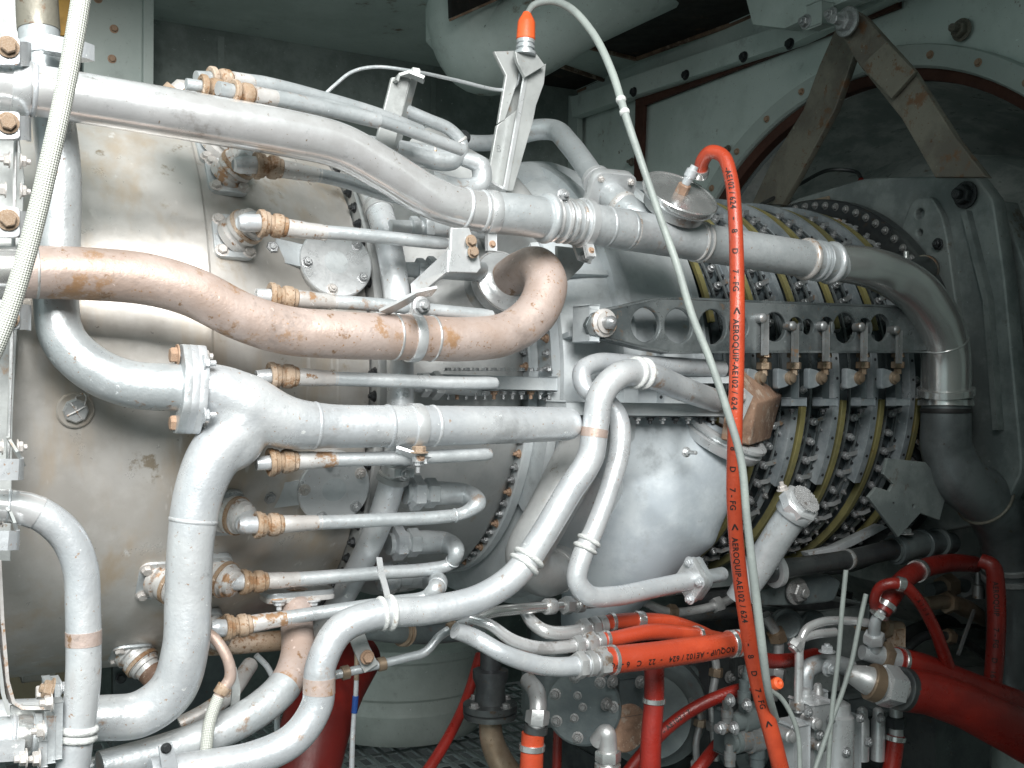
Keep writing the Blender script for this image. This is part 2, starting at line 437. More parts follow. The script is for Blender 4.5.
# ================================================================ SETTING
def slab(s0, s1, h0, h1, z0, z1, mb=None):
    return box(E((s0+s1)/2, (h0+h1)/2, (z0+z1)/2), AX*((s1-s0)/2), NN*((h1-h0)/2), UP*((z1-z0)/2), mb)
ZF = -1.06; ZC = 1.08; HB = -1.39; SB = 1.86
# floor: dark pit slab and the open grating above it
build(slab(-1.6, 2.2, -1.6, 1.4, ZF-.36, ZF-.33), 'floor', 'pit', kind='structure')
g = MB()
for i in range(38):
    s = -.1+i*.046; slab(s-.0065, s+.0065, -1.36, .9, ZF-.007, ZF, g)
for i in range(28):
    h = -1.36+i*.08; slab(-.12, 1.62, h-.008, h+.008, ZF-.006, ZF-.001, g)
build(g, 'walkway_grating_floor', 'grate', kind='structure')
# back wall of mottled board
w = thing('back_wall', 'dark mottled grey board wall behind the top of the engine', 'wall', E(0, HB, ZF))
build(slab(-.62, 2.0, HB-.06, HB, ZF, ZC+.2), 'board', 'panel', w)
for s in (.55, 1.28): build(slab(s-.01, s+.01, HB+.001, HB+.004, -.2, ZC), 'seam', 'panel', w)
# pale panel at the left
w = thing('wall_panel', 'pale grey green wall panel with three bolts at the upper left', 'wall panel', P(110, 100, -1.2))
build(plate([P(83, -60, -1.2), P(152, -60, -1.2), P(150, 420, -1.2), P(83, 420, -1.2)], th=.03), 'sheet', 'wall2', w)
e_ = MB(); 
build(plate([P(143, -60, -1.17), P(153, -60, -1.17), P(151, 420, -1.17), P(141, 420, -1.17)], th=.03), 'edge_fold', 'wall2', w)
for q in ((114, 29), (112, 59), (98, -1)): bolt(w, P(*q, -1.184), NN, .009, 'rbolt')
w = build(plate([P(10, -60, -1.1), P(75, -60, -1.1), P(72, 37, -1.1), P(10, 37, -1.1)], th=.03), 'board', 'ywall')
tag(w, 'ochre yellow board edge showing behind the braided sleeve at the top left', 'board')
w = build(plate([P(-30, 600, -.95), P(64, 600, -.95), P(64, 720, -.95), P(-30, 720, -.95)], th=.5), 'tank', 'beige')  # beige plate put in for the lit lower wall panel
tag(w, 'sandy beige lower wall panel seen under the stained drum at the lower left', 'tank')
w = thing('dark_cabinet', 'very dark cabinet side with a bolt behind the silver elbow at bottom left', 'cabinet', P(150,700,-.8))
build(plate([P(112, 640, -.8), P(230, 640, -.8), P(230, 800, -.8), P(112, 800, -.8)], th=.02), 'side_sheet', 'pump', w)
bolt(w, P(121, 678, -.78), NN, .01, 'dbolt')
w = build(plate([P(-60, -60, -.72), P(20, -60, -.72), P(20, 130, -.72), P(-60, 130, -.72)], th=.05), 'column', 'brk')
tag(w, 'grey steel column at the extreme top left corner', 'column')
# bulkhead with the round intake opening
RI = .80
bh = thing('bulkhead', 'grey green painted bulkhead with a large round opening around the engine intake', 'wall', E(SB, -1.2, ZF))
cen = E(SB+.03, 0, 0)
outer = [E(SB+.03, HB, ZF), E(SB+.03, HB, ZC+.1), E(SB+.03, 1.25, ZC+.1), E(SB+.03, 1.25, ZF)]
build(plate(outer, [(cen, RI)], th=.04, n=AX, bev=.001), 'sheet', 'wall', bh)
build(revolve([(SB-.012, RI+.005), (SB-.02, RI+.01), (SB-.02, RI+.058), (SB-.012, RI+.062), (SB+.01, RI+.062), (SB+.01, RI+.005), (SB-.012, RI+.005)]), 'opening_flange', 'wall2', bh)
build(revolve([(SB+.002, RI-.022), (SB-.004, RI-.01), (SB-.002, RI+.006), (SB+.03, RI+.006), (SB+.03, RI-.022), (SB+.002, RI-.022)]), 'sealant', 'seal', bh)
for k in range(36): bolt(bh, EC(SB-.021, RI+.034, k*PI/18+.06), -AX, .0075, 'rbolt')
# dark gaps and the bolted rail along the top of the bulkhead
def szq(pts, s): return [S(px, py, s) for px, py in pts]
build(plate(szq([(632, 98), (900, -8), (900, 8), (645, 106)], SB-.006), th=.012, n=AX), 'dark_gap', 'seal', bh)
build(plate(szq([(637, 96), (646, 92), (642, 200), (634, 260)], SB-.008), th=.012, n=AX), 'dark_gap', 'seal', bh)
build(plate(szq([(575, 98), (800, 22), (900, -20), (900, -2), (800, 44), (640, 96), (577, 118)], SB-.03), th=.04, n=AX), 'top_rail', 'wall', bh)
for q in ((686, 75), (744, 57), (634, 92), (790, 44)): bolt(bh, S(*q, SB-.052), -AX, .012, 'dbolt')
for q in ((962, 30), (632, 162), (728, 150), (655, 245)): bolt(bh, S(*q, SB-.002), -AX, .02 if q[0] > 900 else .011, 'strut', stub=.8)
build(plate(szq([(566, 96), (580, 96), (580, 400), (566, 400)], SB-.02), th=.02, n=AX), 'corner_trim', 'wall2', bh)
# intake metal seen through the opening
ib = thing('intake_cone', 'dim brushed metal intake cone seen through the round opening at the upper right', 'intake', E(2.2, 0, 0))
build(revolve([(SB+.06, RI-.01), (2.3, RI-.06), (2.6, .6), (2.75, .2)]), 'shell', 'intake', ib)
build(revolve([(1.95, .1), (1.9, .5), (2.05, .62), (2.5, .66)]), 'inner_lip', 'intake', ib)
# ceiling with its box girder and dark plates painted as shaded openings
cl = thing('ceiling', 'grey green ceiling with rusty openings painted dark above the engine', 'ceiling', E(.8, -.6, ZC))
def zq(pts, z): return [Z(px, py, z) for px, py in pts]
build(slab(-.55, SB, HB, -.35, ZC+.02, ZC+.06), 'sheet', 'wall', cl)
build(slab(.1, SB, -.35, 1.3, ZC+.02, ZC+.06), 'sheet', 'wall', cl)  # forward sheet, out of view, added to block the world light
sw = thing('shade_wall', 'unseen grey green wall added at right front to keep daylight off the right end', 'wall', E(1.4, 1.3, ZF))
build(slab(.78, SB, 1.3, 1.34, ZF, ZC+.06), 'sheet', 'wall', sw)  # unseen wall, added to block the key light from the right end
zc = ZC+.016
for q in ([(556, 38), (700, -40), (800, -20), (762, 12), (636, 58)], [(505, 62), (545, 60), (606, 80), (572, 93), (510, 82)]):
    build(plate(zq(q, zc), th=.012, n=V((0,0,1))), 'opening', 'hole', cl)  # solid dark plate, the shade of an opening put into its colour
    c_ = zq(q, zc-.008); rim = MB()
    for i in range(len(c_)): strip([c_[i], c_[(i+1) % len(c_)]], .018, .012, UP, rim)
    build(rim, 'opening_rim', 'rust', cl)
# rounded box girder hanging below the ceiling
gd = thing('box_girder', 'rounded grey green box girder with a rust edged slot painted dark above the tall bracket', 'girder', P(440, 60, -.85))
pa = Path([(470, -90, -.8, 76), (470, -30, -.8, 80), (470, 20, -.8, 86), (484, 50, -.78, 88), (520, 40, -.72, 86), (580, 8, -.6, 80), (660, -30, -.5, 80)])
build(sweep(pa, 28), 'rounded_edge', 'wall', gd)
build(plate([P(427, -60, -.86), P(452, -60, -.86), P(445, 60, -.86), P(428, 40, -.86)], th=.03), 'side_sheet', 'wall', gd)
build(plate([P(415, -60, -.9), P(432, -60, -.9), P(432, 40, -.9)], th=.02), 'hanger_plate', 'wall2', gd)
build(plate([P(448, -40, -.66), P(540, -40, -.66), P(500, -3, -.66), P(450, 18, -.66)], th=.02), 'slot', 'hole', gd)  # solid dark plate painting the shade inside a slot
build(strip([P(450, 20, -.64), P(500, -2, -.64), P(545, -40, -.64)], .012, .006, NN), 'slot_edge', 'rust', gd)
# ceiling clutter at the upper right: girder end and bracket
gd = thing('roof_beam', 'grey green roof beam with a small bracket beside the big strut bolt', 'beam', S(780, 20, SB-.2))
build(plate([S(x, y, SB-.14) for x, y in [(740, -50), (1060, -50), (1060, -30), (900, -12), (850, 4), (792, 30), (760, 26)]], th=.05, n=AX), 'beam_side', 'wall', gd)
build(box(S(820, 16, SB-.19), AX*.02, NN*.022, UP*.028), 'bracket', 'wall2', gd)
bolt(gd, S(806, 22, SB-.21), -AX, .014, 'bolt', stub=.5); bolt(gd, S(832, 15, SB-.21), -AX, .014, 'bolt', stub=.5)
# ================================================================ MOUNT STRUTS
st = thing('support_strut', 'corroded flat support strut running down right from the big bolt to the frame plate', 'strut', S(850, 20, 1.66), 'engine support struts')
def strut(st, pts, wpx, sd, th=.012):
    for (a, b) in zip(pts, pts[1:]): pass
    build(strip([S(*q, sd+o) for q, o in pts], wpx, th, (NN*1.0+UP*.72)), 'strut_plate', 'strut', st)
build(plate([S(x, y, 1.62) for x, y in [(836, 22), (852, 8), (868, 18), (915, 70), (960, 140), (990, 178), (938, 178), (905, 120), (862, 66)]], th=.014, n=AX, bev=.003), 'strut_plate', 'strut', st)
build(plate([S(x, y, 1.60) for x, y in [(862, 66), (888, 42), (917, 72), (893, 99)]], th=.008, n=AX, bev=.002), 'doubler_plate', 'strut', st)
st2 = thing('support_strut', 'corroded flat support strut running down left behind the other from the big bolt', 'strut', S(830, 60, 1.70), 'engine support struts')
build(plate([S(x, y, 1.70) for x, y in [(838, 30), (862, 40), (852, 70), (838, 110), (800, 180), (785, 205), (754, 205), (775, 160), (806, 110), (822, 66)]], th=.014, n=AX, bev=.003), 'strut_plate', 'strut', st2)
bo = lathe(S(848, 22, 1.60), -AX, [(0,.035),(.006,.035),(.008,.03)], 28)
build(bo, 'washer', 'lever', st); bolt(st, S(848, 22, 1.59), -AX, .024, 'bolt', stub=.9)
# ================================================================ FRONT FRAME PLATE
fp = thing('front_frame', 'grey cast front frame plate with round boss and large corner bolt at right', 'frame', E(1.72, .3, 0))
out = rounded([S(x, y, 1.735) for x, y in [(770, 222), (800, 200), (870, 179), (982, 176), (1000, 200), (1012, 280), (1030, 470), (1005, 520), (800, 560)]], .12)
build(plate(out, th=.03, n=AX, bev=.006), 'web', 'dplate', fp)
build(plate([S(x, y, 1.80) for x, y in [(1000, 205), (1010, 202), (1060, 330), (1075, 600), (1035, 600), (1040, 470)]], th=.05, n=AX, bev=.006), 'rear_web', 'dplate', fp)
rb = rounded([S(x, y, 1.712) for x, y in [(880, 300), (904, 232), (916, 200), (936, 196), (950, 222), (965, 330), (960, 380), (900, 380)]], .3)
build(plate(rb, [(S(924, 214, 1.712), .011), (S(924, 233, 1.712), .007)], th=.02, n=AX, bev=.005), 'boss_plate', 'dplate', fp)
for pts in ([(890, 245), (922, 300)], [(968, 212), (990, 300), (1000, 430)]):
    build(strip([S(*q, 1.71) for q in pts], .014, .03, NN), 'rib', 'dplate', fp)
build(plate([S(x, y, 1.70) for x, y in [(781, 208), (829, 196), (829, 212), (782, 222)]], th=.006, n=AX), 'data_plate', 'brass', fp)
bolt(fp, S(966, 195, 1.71), -AX, .022, 'dbolt', stub=.6)
bolt(fp, S(938, 244, 1.69), -AX, .010, 'dbolt', stub=.3)
# wire with a red plug on top of the plate
t, pa = pipe('sensor_wire', 'thin dark wire ending in a small red plug on the frame plate', 'wire', [(700, 232, .0, 4), (760, 205, -.1, 4), (800, 184, -.2, 4), (830, 170, -.2, 4), (856, 172, -.15, 4), (861, 178, -.12, 4)], 'dark', seg=8)
build(lathe(P(861, 184, -.12), UP, [(-.01,.008),(.01,.009),(.016,.006)], 12), 'plug', 'red', t)
# ================================================================ TURBINE DRUM
dr = thing('turbine_casing', 'large heat stained steel drum filling the left half of the engine', 'engine casing', E(-.1, 0, -.5))
build(revolve([(-.9,.3),(-.75,.5),(-.2,.501),(.062,.5015),(.066,.5025),(.074,.5025),(.078,.4985),(.12,.494),(.335,.44),(.338,.40)], 160), 'shell', 'drum', dr)
for s in (-.24, -.25): pass
build(revolve([(-.232,.499),(-.232,.504),(-.222,.504),(-.222,.499),(-.232,.499)], 160), 'seam_band', 'drum', dr)
fl = build(revolve([(.338,.38),(.338,.467),(.341,.470),(.351,.470),(.354,.467),(.354,.38),(.338,.38)], 160), 'flange', 'case2', dr)
for k in range(44):
    ph = math.radians(-100+k*4.6); bolt(fl, EC(.338, .456, ph), -AX, .0068, 'dbolt', stub=.5)
# tail bits below the drum
build(box(P(38, 671, .02), AX*.025, NN*.02, UP*.012), 'drain_boss', 'drum', dr)
# ================================================================ MID CASING
mc = thing('combustor_casing', 'smooth bulging grey casing section between the two bolted rings', 'engine casing', E(.5, 0, -.4))
build(revolve([(.354,.40),(.36,.385),(.41,.375),(.43,.372),(.432,.39),(.45,.402),(.50,.420),(.56,.418),(.62,.395),(.66,.36),(.675,.33)], 140), 'shell', 'case2', mc)
f2 = build(revolve([(.655,.33),(.655,.385),(.658,.388),(.672,.388),(.675,.385),(.675,.33),(.655,.33)], 140), 'flange', 'case', mc)
for k in range(46):
    ph = math.radians(-92+k*4.0)
    bolt(f2, EC(.655, .376, ph), -AX, .0062, 'rbolt' if k % 3 == 0 else 'bolt', stub=.9)
# horizontal joint flange of the mid casing with its row of bolts
hj = build(box((P(425, 381, .44)+P(548, 384, .42))/2, (P(548, 384, .42)-P(425, 381, .44))/2, NN*.03, UP*.011), 'joint_flange', 'case', mc)
for k in range(12):
    q = P(448+k*9.2, 391, .455-.002*k); bolt(hj, q, -UP, .0062, 'rbolt' if k % 4 == 1 else 'bolt', stub=1.2)
for k in range(12):
    q = P(448+k*9.2, 371, .455-.002*k); bolt(hj, q, UP, .0055, 'bolt')
# ================================================================ DIFFUSER CASING
dc = thing('diffuser_casing', 'pale cast casing in the middle of the engine behind the braided cable', 'engine casing', E(.85, 0, -.4))
build(revolve([(.675,.34),(.69,.41),(.70,.43),(.76,.445),(.80,.45),(.805,.462),(.82,.465),(.835,.462),(.84,.447),(.93,.44),(.975,.445),(.98,.458),(.995,.458),(1.0,.43),(1.0,.38)], 150), 'shell', 'case', dc)
f3 = build(revolve([(.675,.36),(.675,.43),(.692,.43),(.692,.36),(.675,.36)], 150, (math.radians(-35), math.radians(60))), 'flange', 'case', dc)
for k in range(11):
    ph = math.radians(-4+k*3.6); bolt(f3, EC(.675, .418, ph), -AX, .0062, 'rbolt' if k % 3 == 1 else 'bolt', stub=.8)
# raised rib and panel on the diffuser
for ph in (10, 25): build(revolve([(.70,.43),(.70,.452),(.80,.458),(.80,.43),(.70,.43)], 2, (math.radians(ph), math.radians(ph+1.2))), 'rib', 'case', dc)
a_, b_ = P(556, 408, .47), P(722, 410, .47)
h2 = build(box((a_+b_)/2, (b_-a_)/2, NN*.03, UP*.011), 'joint_flange', 'case', dc)
for k in range(13): bolt(h2, P(562+k*12.6, 417, .485), -UP, .0066, 'dbolt' if k % 2 else 'bolt', stub=.8)
a_, b_ = P(600, 380, .46), P(722, 380, .46)
h3 = build(box((a_+b_)/2, (b_-a_)/2, NN*.02, UP*.006), 'joint_ledge', 'case', dc)
for k in range(9): bolt(h3, P(606+k*13, 374, .475), UP, .006, 'bolt', stub=.4)
# upper dome behind the bracket
dm = thing('upper_duct', 'pale rounded duct top showing above the big silver manifold pipe', 'duct', P(540, 190, -.1))
build(sweep(Path([(500, 215, .15, 90), (540, 210, .1, 96), (580, 228, .15, 96), (640, 262, .25, 90)]), 32), 'shell', 'case', dm)
build(sweep(Path([(590, 215, -.25, 70), (650, 225, -.2, 84), (700, 245, -.1, 90)]), 32), 'rear_shell', 'case', dm)
# ================================================================ DISCHARGE SCROLL
ds = thing('discharge_elbow', 'smooth pale discharge elbow bulging down beside the orange hose', 'duct', P(650, 500, .4))
pa = Path([(588, 628, .16, 56), (604, 586, .26, 84), (630, 540, .33, 116), (660, 500, .37, 138), (686, 470, .40, 112), (708, 442, .43, 76), (712, 434, .43, 70)])
pa2 = Path([(540, 440, .33, 70), (585, 440, .35, 100), (640, 452, .355, 120), (695, 468, .37, 90)])
build(fuse([sweep(pa, 48), sweep(pa2, 40)], .005, 30), 'shell', 'scroll', ds)
cn = (UP*.86+NN*.42+AX*.22).normalized(); cp = P(726, 434, .47)
build(lathe(cp-cn*.03, cn, [(0,.058),(.004,.072),(.012,.076),(.02,.078),(.024,.072),(.03,.080),(.036,.080),(.04,.074),(.04,.064),(.030,.060),(.030,0)], 48), 'ring_flange', 'alu', ds)
build(lathe(cp+cn*.0005, cn, [(0,.0),(0.001,.058),(.002,.0)], 32), 'rust_deposit', 'rust', ds)
bolt(ds, P(686, 452, .52), NN, .007, 'alu', stub=3); 
# rusty box above the ring flange
x1, _, _ = basis(cn, AX)
rbx = thing('rusty_duct_box', 'brown rusty box standing in the ring flange beside the orange hose', 'duct', P(750, 430, .45))
mbx = MB()
T0 = [P(x, y, h) for x, y, h in ((720, 440, .545), (750, 446, .55), (770, 440, .47), (742, 434, .46))]
T1 = [P(x, y, h) for x, y, h in ((728, 392, .555), (757, 404, .56), (782, 397, .47), (752, 384, .46))]
T2 = [P(x, y, h) for x, y, h in ((738, 372, .535), (757, 400, .55), (782, 395, .47), (744, 367, .46))]
vs = T0+T1+T2; fs = [(0,1,2,3), (8,9,10,11)]
for a in (0, 4):
    for k in range(4): fs.append((a+k, a+(k+1) % 4, a+4+(k+1) % 4, a+4+k))
mbx.add(vs, fs); o = build(mbx, 'box_wall', 'rust', rbx)
bv = o.modifiers.new('b', 'BEVEL'); bv.width = .004; bv.segments = 2
q = [P(x, y, .575) for x, y in ((743, 388), (752, 396), (740, 424), (727, 420))]
build(plate(q, th=.006), 'gasket_plate', 'alu', rbx)
bolt(rbx, P(740, 397, .58), NN, .009, 'sleeve', stub=.3)
# ================================================================ COMPRESSOR
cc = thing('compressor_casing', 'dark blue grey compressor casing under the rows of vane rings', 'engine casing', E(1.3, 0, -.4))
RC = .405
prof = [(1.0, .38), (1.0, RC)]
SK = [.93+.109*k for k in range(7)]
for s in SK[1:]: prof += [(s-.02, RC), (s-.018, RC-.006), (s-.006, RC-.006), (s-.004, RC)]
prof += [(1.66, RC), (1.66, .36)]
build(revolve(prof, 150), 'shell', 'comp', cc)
f4 = build(revolve([(1.655,.38),(1.655,.462),(1.66,.466),(1.69,.466),(1.69,.38),(1.655,.38)], 150), 'flange', 'dark', cc)
for k in range(42):
    bolt(f4, EC(1.655, .450, math.radians(-88+k*4.4)), -AX, .0072, 'lever', stub=.3)
ORD = ['first', 'second', 'third', 'fourth', 'fifth', 'sixth', 'seventh']
d2 = math.radians
def vane_mesh():
    mbs = {}
    return mbs
BANDM = newmesh('washer', *(lambda m: (m.v, m.f))(lathe(V(), V((0,0,1)), [(0,1.),(.35,1.),(.5,.85),(.5,.4)], 16)), 'dbolt')
STEMM = newmesh('vane_stem', *(lambda m: (m.v, m.f))(lathe(V(), V((0,0,1)), [(0,.55),(1.0,.55),(1.05,.72),(1.5,.72),(1.55,.5),(2.1,.5),(2.2,.35)], 10)), 'bolt')
def put(me, name, parent, pos, n, sc):
    o = bpy.data.objects.new(name, me); C.objects.link(o); o.parent = parent; o.location = pos-org(parent)
    o.rotation_mode = 'QUATERNION'; o.rotation_quaternion = n.to_track_quat('Z', 'Y'); o.scale = (sc,)*3; return o
for k, s in enumerate(SK):
    if k == 0: lab = 'first vane ring of the compressor, nearest the pale casing'
    else: lab = '%s vane ring of the compressor counted from the pale casing, with yellowed band' % ORD[k]
    if k == 6: lab = 'last vane ring of the compressor, nearest the polished elbow, with yellowed band'
    vr = thing('vane_ring', lab, 'vane ring', E(s, .44, 0), 'vane rings round the compressor')
    if k:
        build(revolve([(s-.0065,.420),(s-.0065,.434),(s-.0055,.435),(s+.0055,.435),(s+.0065,.434),(s+.0065,.420),(s-.0065,.420)], 50, (d2(-100), d2(-5+k*.3))), 'yellow_band', 'yellow', vr)
    build(revolve([(s-.006,.424),(s-.006,.432),(s+.006,.432),(s+.006,.424),(s-.006,.424)], 40, (d2(16), d2(100))), 'yellow_band', 'yellow', vr)
    s2 = s-.032
    build(revolve([(s2-.009,.40),(s2-.009,.442),(s2-.008,.444),(s2+.008,.444),(s2+.009,.442),(s2+.009,.40),(s2-.009,.40)], 50, (d2(-27), d2(14))), 'actuating_ring', 'rail', vr)
    build(revolve([(s2-.006,.418),(s2-.006,.436),(s2+.006,.436),(s2+.006,.418),(s2-.006,.418)], 40, (d2(20), d2(100))), 'actuating_ring', 'rail', vr)
    build(revolve([(s2-.007,.40),(s2-.007,.420),(s2+.007,.420),(s2+.007,.40),(s2-.007,.40)], 60, (d2(-100), d2(100))), 'flat_ring', 'rail', vr)
    s3 = s+.02
    build(revolve([(s3-.010,.40),(s3-.010,.412),(s3+.010,.412),(s3+.010,.40),(s3-.010,.40)], 60, (d2(-100), d2(100))), 'flat_ring', 'comp', vr)
    for so, ro in ((.030, .421), (.058, .424)):
        if k < 6: build(revolve([(s+so-.0022,ro-.004),(s+so-.0022,ro),(s+so+.0022,ro),(s+so+.0022,ro-.004),(s+so-.0022,ro-.004)], 60, (d2(-100), d2(100))), 'thin_ring', 'beam', vr)
    for j in range(27):
        ph = d2(-86+j*5.6+k*1.1)
        if 0.0 < ph < d2(13): continue
        q = EC(s+.043, .406, ph); nn = rad_n(q)
        put(BANDM, 'washer', vr, q, nn, .0135)
        put(STEMM, 'vane_stem', vr, q, nn, .0112)
        a_ = q+nn*.014; b_ = EC(s2+.109 if k < 6 else s+.02, .425, ph+.035)
        if j % 3:
            build(strip([a_, a_.lerp(b_, .5)+nn*.004, b_], .009, .003, UP), 'vane_lever', 'lever', vr)
        bolt(vr, EC(s+.016, .412, ph+.055), nn, .0062, 'bolt', stub=.6)
        if k < 6: bolt(vr, EC(s+.066, .414, ph+.06), nn, .0058, 'dbolt' if j % 3 else 'bolt', stub=.8)
    for j in range(16):
        ph = d2(-90+j*5.6+2); q = EC(s2, .4205, ph)
        if ph < d2(-28): bolt(vr, q, rad_n(q), .0052, 'lever', stub=.9)
    # dark dots along the actuating ring
    for j in range(7):
        ph = d2(-24+j*5.2); q = EC(s2, .4445, ph)
        put(BANDM, 'rivet', vr, q, rad_n(q), .003)
# vertical actuating links below the perforated beam
for i, (x, yt) in enumerate(((764, 318), (794, 326), (825, 326), (863, 327), (898, 330))):
    lk = thing('actuating_link', ['actuating link hanging from the beam just right of the orange hose',
        'second actuating link right of the orange hose, below the beam', 'actuating link in the middle of the five below the beam',
        'fourth actuating link below the beam, counted from the orange hose', 'actuating link nearest the polished elbow, below the dark end of the beam'][i], 'link', P(x, 350, .5), 'actuating links below the beam')
    k = .92-.03*i
    a_ = P(x, yt, .535)
    build(lathe(a_-NN*.02, NN, [(0,.009),(.018,.009),(.020,.0075),(.022,.004)], 16), 'pivot_pin', 'lever', lk)
    build(box(P(x+1, yt+17, .53), AX*.007*k, NN*.003, UP*.040*k), 'link_plate', 'lever', lk)
    q = P(x, 353, .50)
    build(lathe(q, -UP, [(0,.013),(.008,.014),(.01,.008),(.016,.008),(.018,.014),(.030,.014),(.032,.008),(.042,.008)], 6), 'adjusting_nut', 'brass', lk)
    q2 = P(x-5, 378, .50)
    build(lathe(q2-NN*.004, (NN+AX*.2).normalized(), [(0,.013),(.008,.013),(.010,.009),(.014,.009),(.016,.005)], 20), 'rod_end', 'brass', lk)
    build(plate(rounded([P(xx_, yy_, .494) for xx_, yy_ in ((x-19, 368), (x-11, 370), (x-2, 375), (x-1, 382), (x-11, 387), (x-19, 389))], .2), th=.012), 'clevis', 'rail', lk)
    build(box(P(x, 402, .47), AX*.020, NN*.012, UP*.007), 'foot', 'rail', lk)
    build(box(P(x-4, 390, .46), AX*.010, NN*.01, UP*.034), 'foot_web', 'comp', lk)
    bolt(lk, P(x-2, 409, .475), -UP, .006, 'dbolt', stub=.6)
# perforated beam
hb = .515
bm_o = rounded([P(x, y, hb) for x, y in [(584, 325), (590, 313), (615, 308), (652, 300), (682, 300), (760, 303), (930, 309), (930, 351), (760, 351), (665, 352), (640, 347), (600, 337), (588, 335)]], .12)
def ov(x, y, rp): c = P(x, y, hb); return (c, rp*c.y/F)
be = thing('perforated_beam', 'long dark steel beam with round lightening holes across the compressor', 'beam', P(640, 325, hb))
build(plate(bm_o, [ov(644, 325, 18), ov(677, 326, 18), ov(711, 327, 18), ov(737, 327, 13), ov(773, 327, 15), ov(794, 327, 10), ov(806, 327, 8), ov(825, 327, 10), ov(843, 328, 16), ov(863, 328, 10), ov(878, 328, 14)], th=.008, bev=.001), 'web', 'beam', be)
for yy, o_ in ((0, 1), (1, 1)):
    pts = [P(x, y, hb-.012) for x, y in ([(600, 311), (652, 299.5), (682, 299), (760, 302.5), (930, 308)] if yy == 0 else [(600, 338), (640, 348), (665, 352.5), (760, 352), (930, 352)])]
    build(strip(pts, .034, .004, NN), 'lip', 'beam', be)
for x, y, rp in ((644, 325, 18), (677, 326, 18), (711, 327, 18), (737, 327, 13), (773, 327, 15), (843, 328, 16)):
    c, r = ov(x, y, rp); build(lathe(c-NN*.004, NN, [(0, r-.001), (0, r+.003), (.0065, r+.003), (.0078, r+.001), (.0078, r-.001), (0, r-.001)], 28), 'hole_collar', 'beam', be)
c = P(603, 323, hb+.004)
build(box(P(586, 324, hb-.022), AX*.010, NN*.024, UP*.030), 'mount_bracket', 'case', be)
build(box(P(594, 323, hb-.012), AX*.016, NN*.012, UP*.022), 'mount_block', 'beam', be)
build(lathe(c, NN, [(0,.024),(.006,.024),(.008,.018),(.012,.018),(.013,.012)], 28), 'pivot_washer', 'sleeve', be)
build(lathe(c+NN*.012, NN, [(0,.011),(.014,.011),(.018,.008),(.022,.003),(.022,0)], 16), 'pivot_pin', 'bolt', be)
# round access covers on the drum
for (x, y, tx, ty, lab) in ((335, 264, -1, .14, 'round bolted access cover on the drum above the pink pipe'), (333, 488, -1, -.30, 'round bolted access cover on the drum under the silver pipe')):
    c = R(x, y, .475); n_ = (rad_n(c)+AX*.05*-1+NN*.25).normalized()
    ac = thing('access_cover', lab, 'cover', c, 'access covers on the drum')
    r = 37*c.y/F*1.0; xx, yy_, n_ = basis(n_, AX)
    build(lathe(c-n_*.02, n_, [(0,r*.98),(.019,r*.98),(.0225,r),(.026,r),(.0275,r*.97),(.0275,0)], 56), 'disc', 'alu', ac)
    build(lathe(c+n_*.0065, n_, [(0,.02),(.001,.019),(.0011,0)], 28), 'centre_pad', 'case', ac)
    for k in range(5):
        a = 2*PI*k/5+(.7 if y < 300 else -.65); bolt(ac, c+n_*.0075+(xx*math.cos(a)+yy_*math.sin(a))*r*.82, n_, .0068, 'sleeve' if k % 2 else 'bolt', stub=.4)
    ld = (xx*-.95+yy_*(.18 if y < 300 else -.1)).normalized()
    build(box(c+ld*r*1.22-n_*.002, ld*r*.45, n_.cross(ld)*r*.33, n_*.005), 'side_lug', 'case', ac)
    bolt(ac, c+ld*r*1.75+n_*.001, n_, .010, 'bolt', stub=.2)
# small plug with lock wire
c = R(75, 410, .501); n_ = rad_n(c)
pg = thing('drain_plug', 'small round plug tied with lock wire on the stained drum', 'plug', c)
build(lathe(c, n_, [(0,.024),(.003,.024),(.0045,.022),(.0045,.016)], 28), 'collar', 'drum', pg)
build(lathe(c, n_, [(.004,.0165),(.010,.0165),(.0125,.0145),(.0125,0)], 8), 'plug_head', 'steel2', pg)
xx, yy_, n_ = basis(n_, UP)
wb = MB()
for a in (.6, 2.1): 
    d_ = xx*math.cos(a)+yy_*math.sin(a); sweep(Path([], world=[(c+n_*.0135-d_*.013, .0011), (c+n_*.015, .0011), (c+n_*.0135+d_*.013, .0011)]), 8, mb=wb)
sweep(Path([], world=[(c+n_*.0135-yy_*.01+xx*.008, .0011), (c+n_*.007+xx*.02-yy_*.012, .0011), (R(80, 393, .503), .0011), (R(83, 395, .503), .0011), (c+n_*.008+xx*.018, .0011), (c+n_*.013, .0011)]), 8, mb=wb)
build(wb, 'lock_wire', 'sleeve', pg)
# ================================================================ BIG PIPES
# upper silver manifold
t, pa = pipe('manifold_pipe', 'thick shiny silver pipe running from the upper left across the top of the engine', 'pipe',
 [(-30, 80, .62, 54), (20, 88, .62, 52), (100, 101, .62, 50), (200, 118, .62, 49), (290, 134, .62, 47), (340, 146, .615, 45), (385, 170, .61, 43), (430, 197, .605, 42), (465, 209, .60, 41), (520, 215, .60, 40), (575, 222, .59, 40), (640, 232, .58, 39), (700, 242, .57, 37), (760, 252, .56, 36), (838, 264, .55, 35)], 'steel', seg=40)
UPt = pa
ring(pa, (36, 90), 5, 1.5, 'silver', t)
for x, y in ((465, 210), (482, 212)): ring(pa, (x, y), 4, 2, 'silver', t)
build(sweep(pa, 36, pa.near(488, 212), pa.near(838, 264), dr=.0012), 'painted_section', 'silver2', t)
clamp(pa, (490, 213), 10, t, 'alu', lug=(.1, 0, -1))
ring(pa, (545, 219), 10, 6, 'silver2', t, 'coupling_lip', 'bead'); ring(pa, (556, 220), 16, 3.5, 'steel', t, 'coupling', 'double')
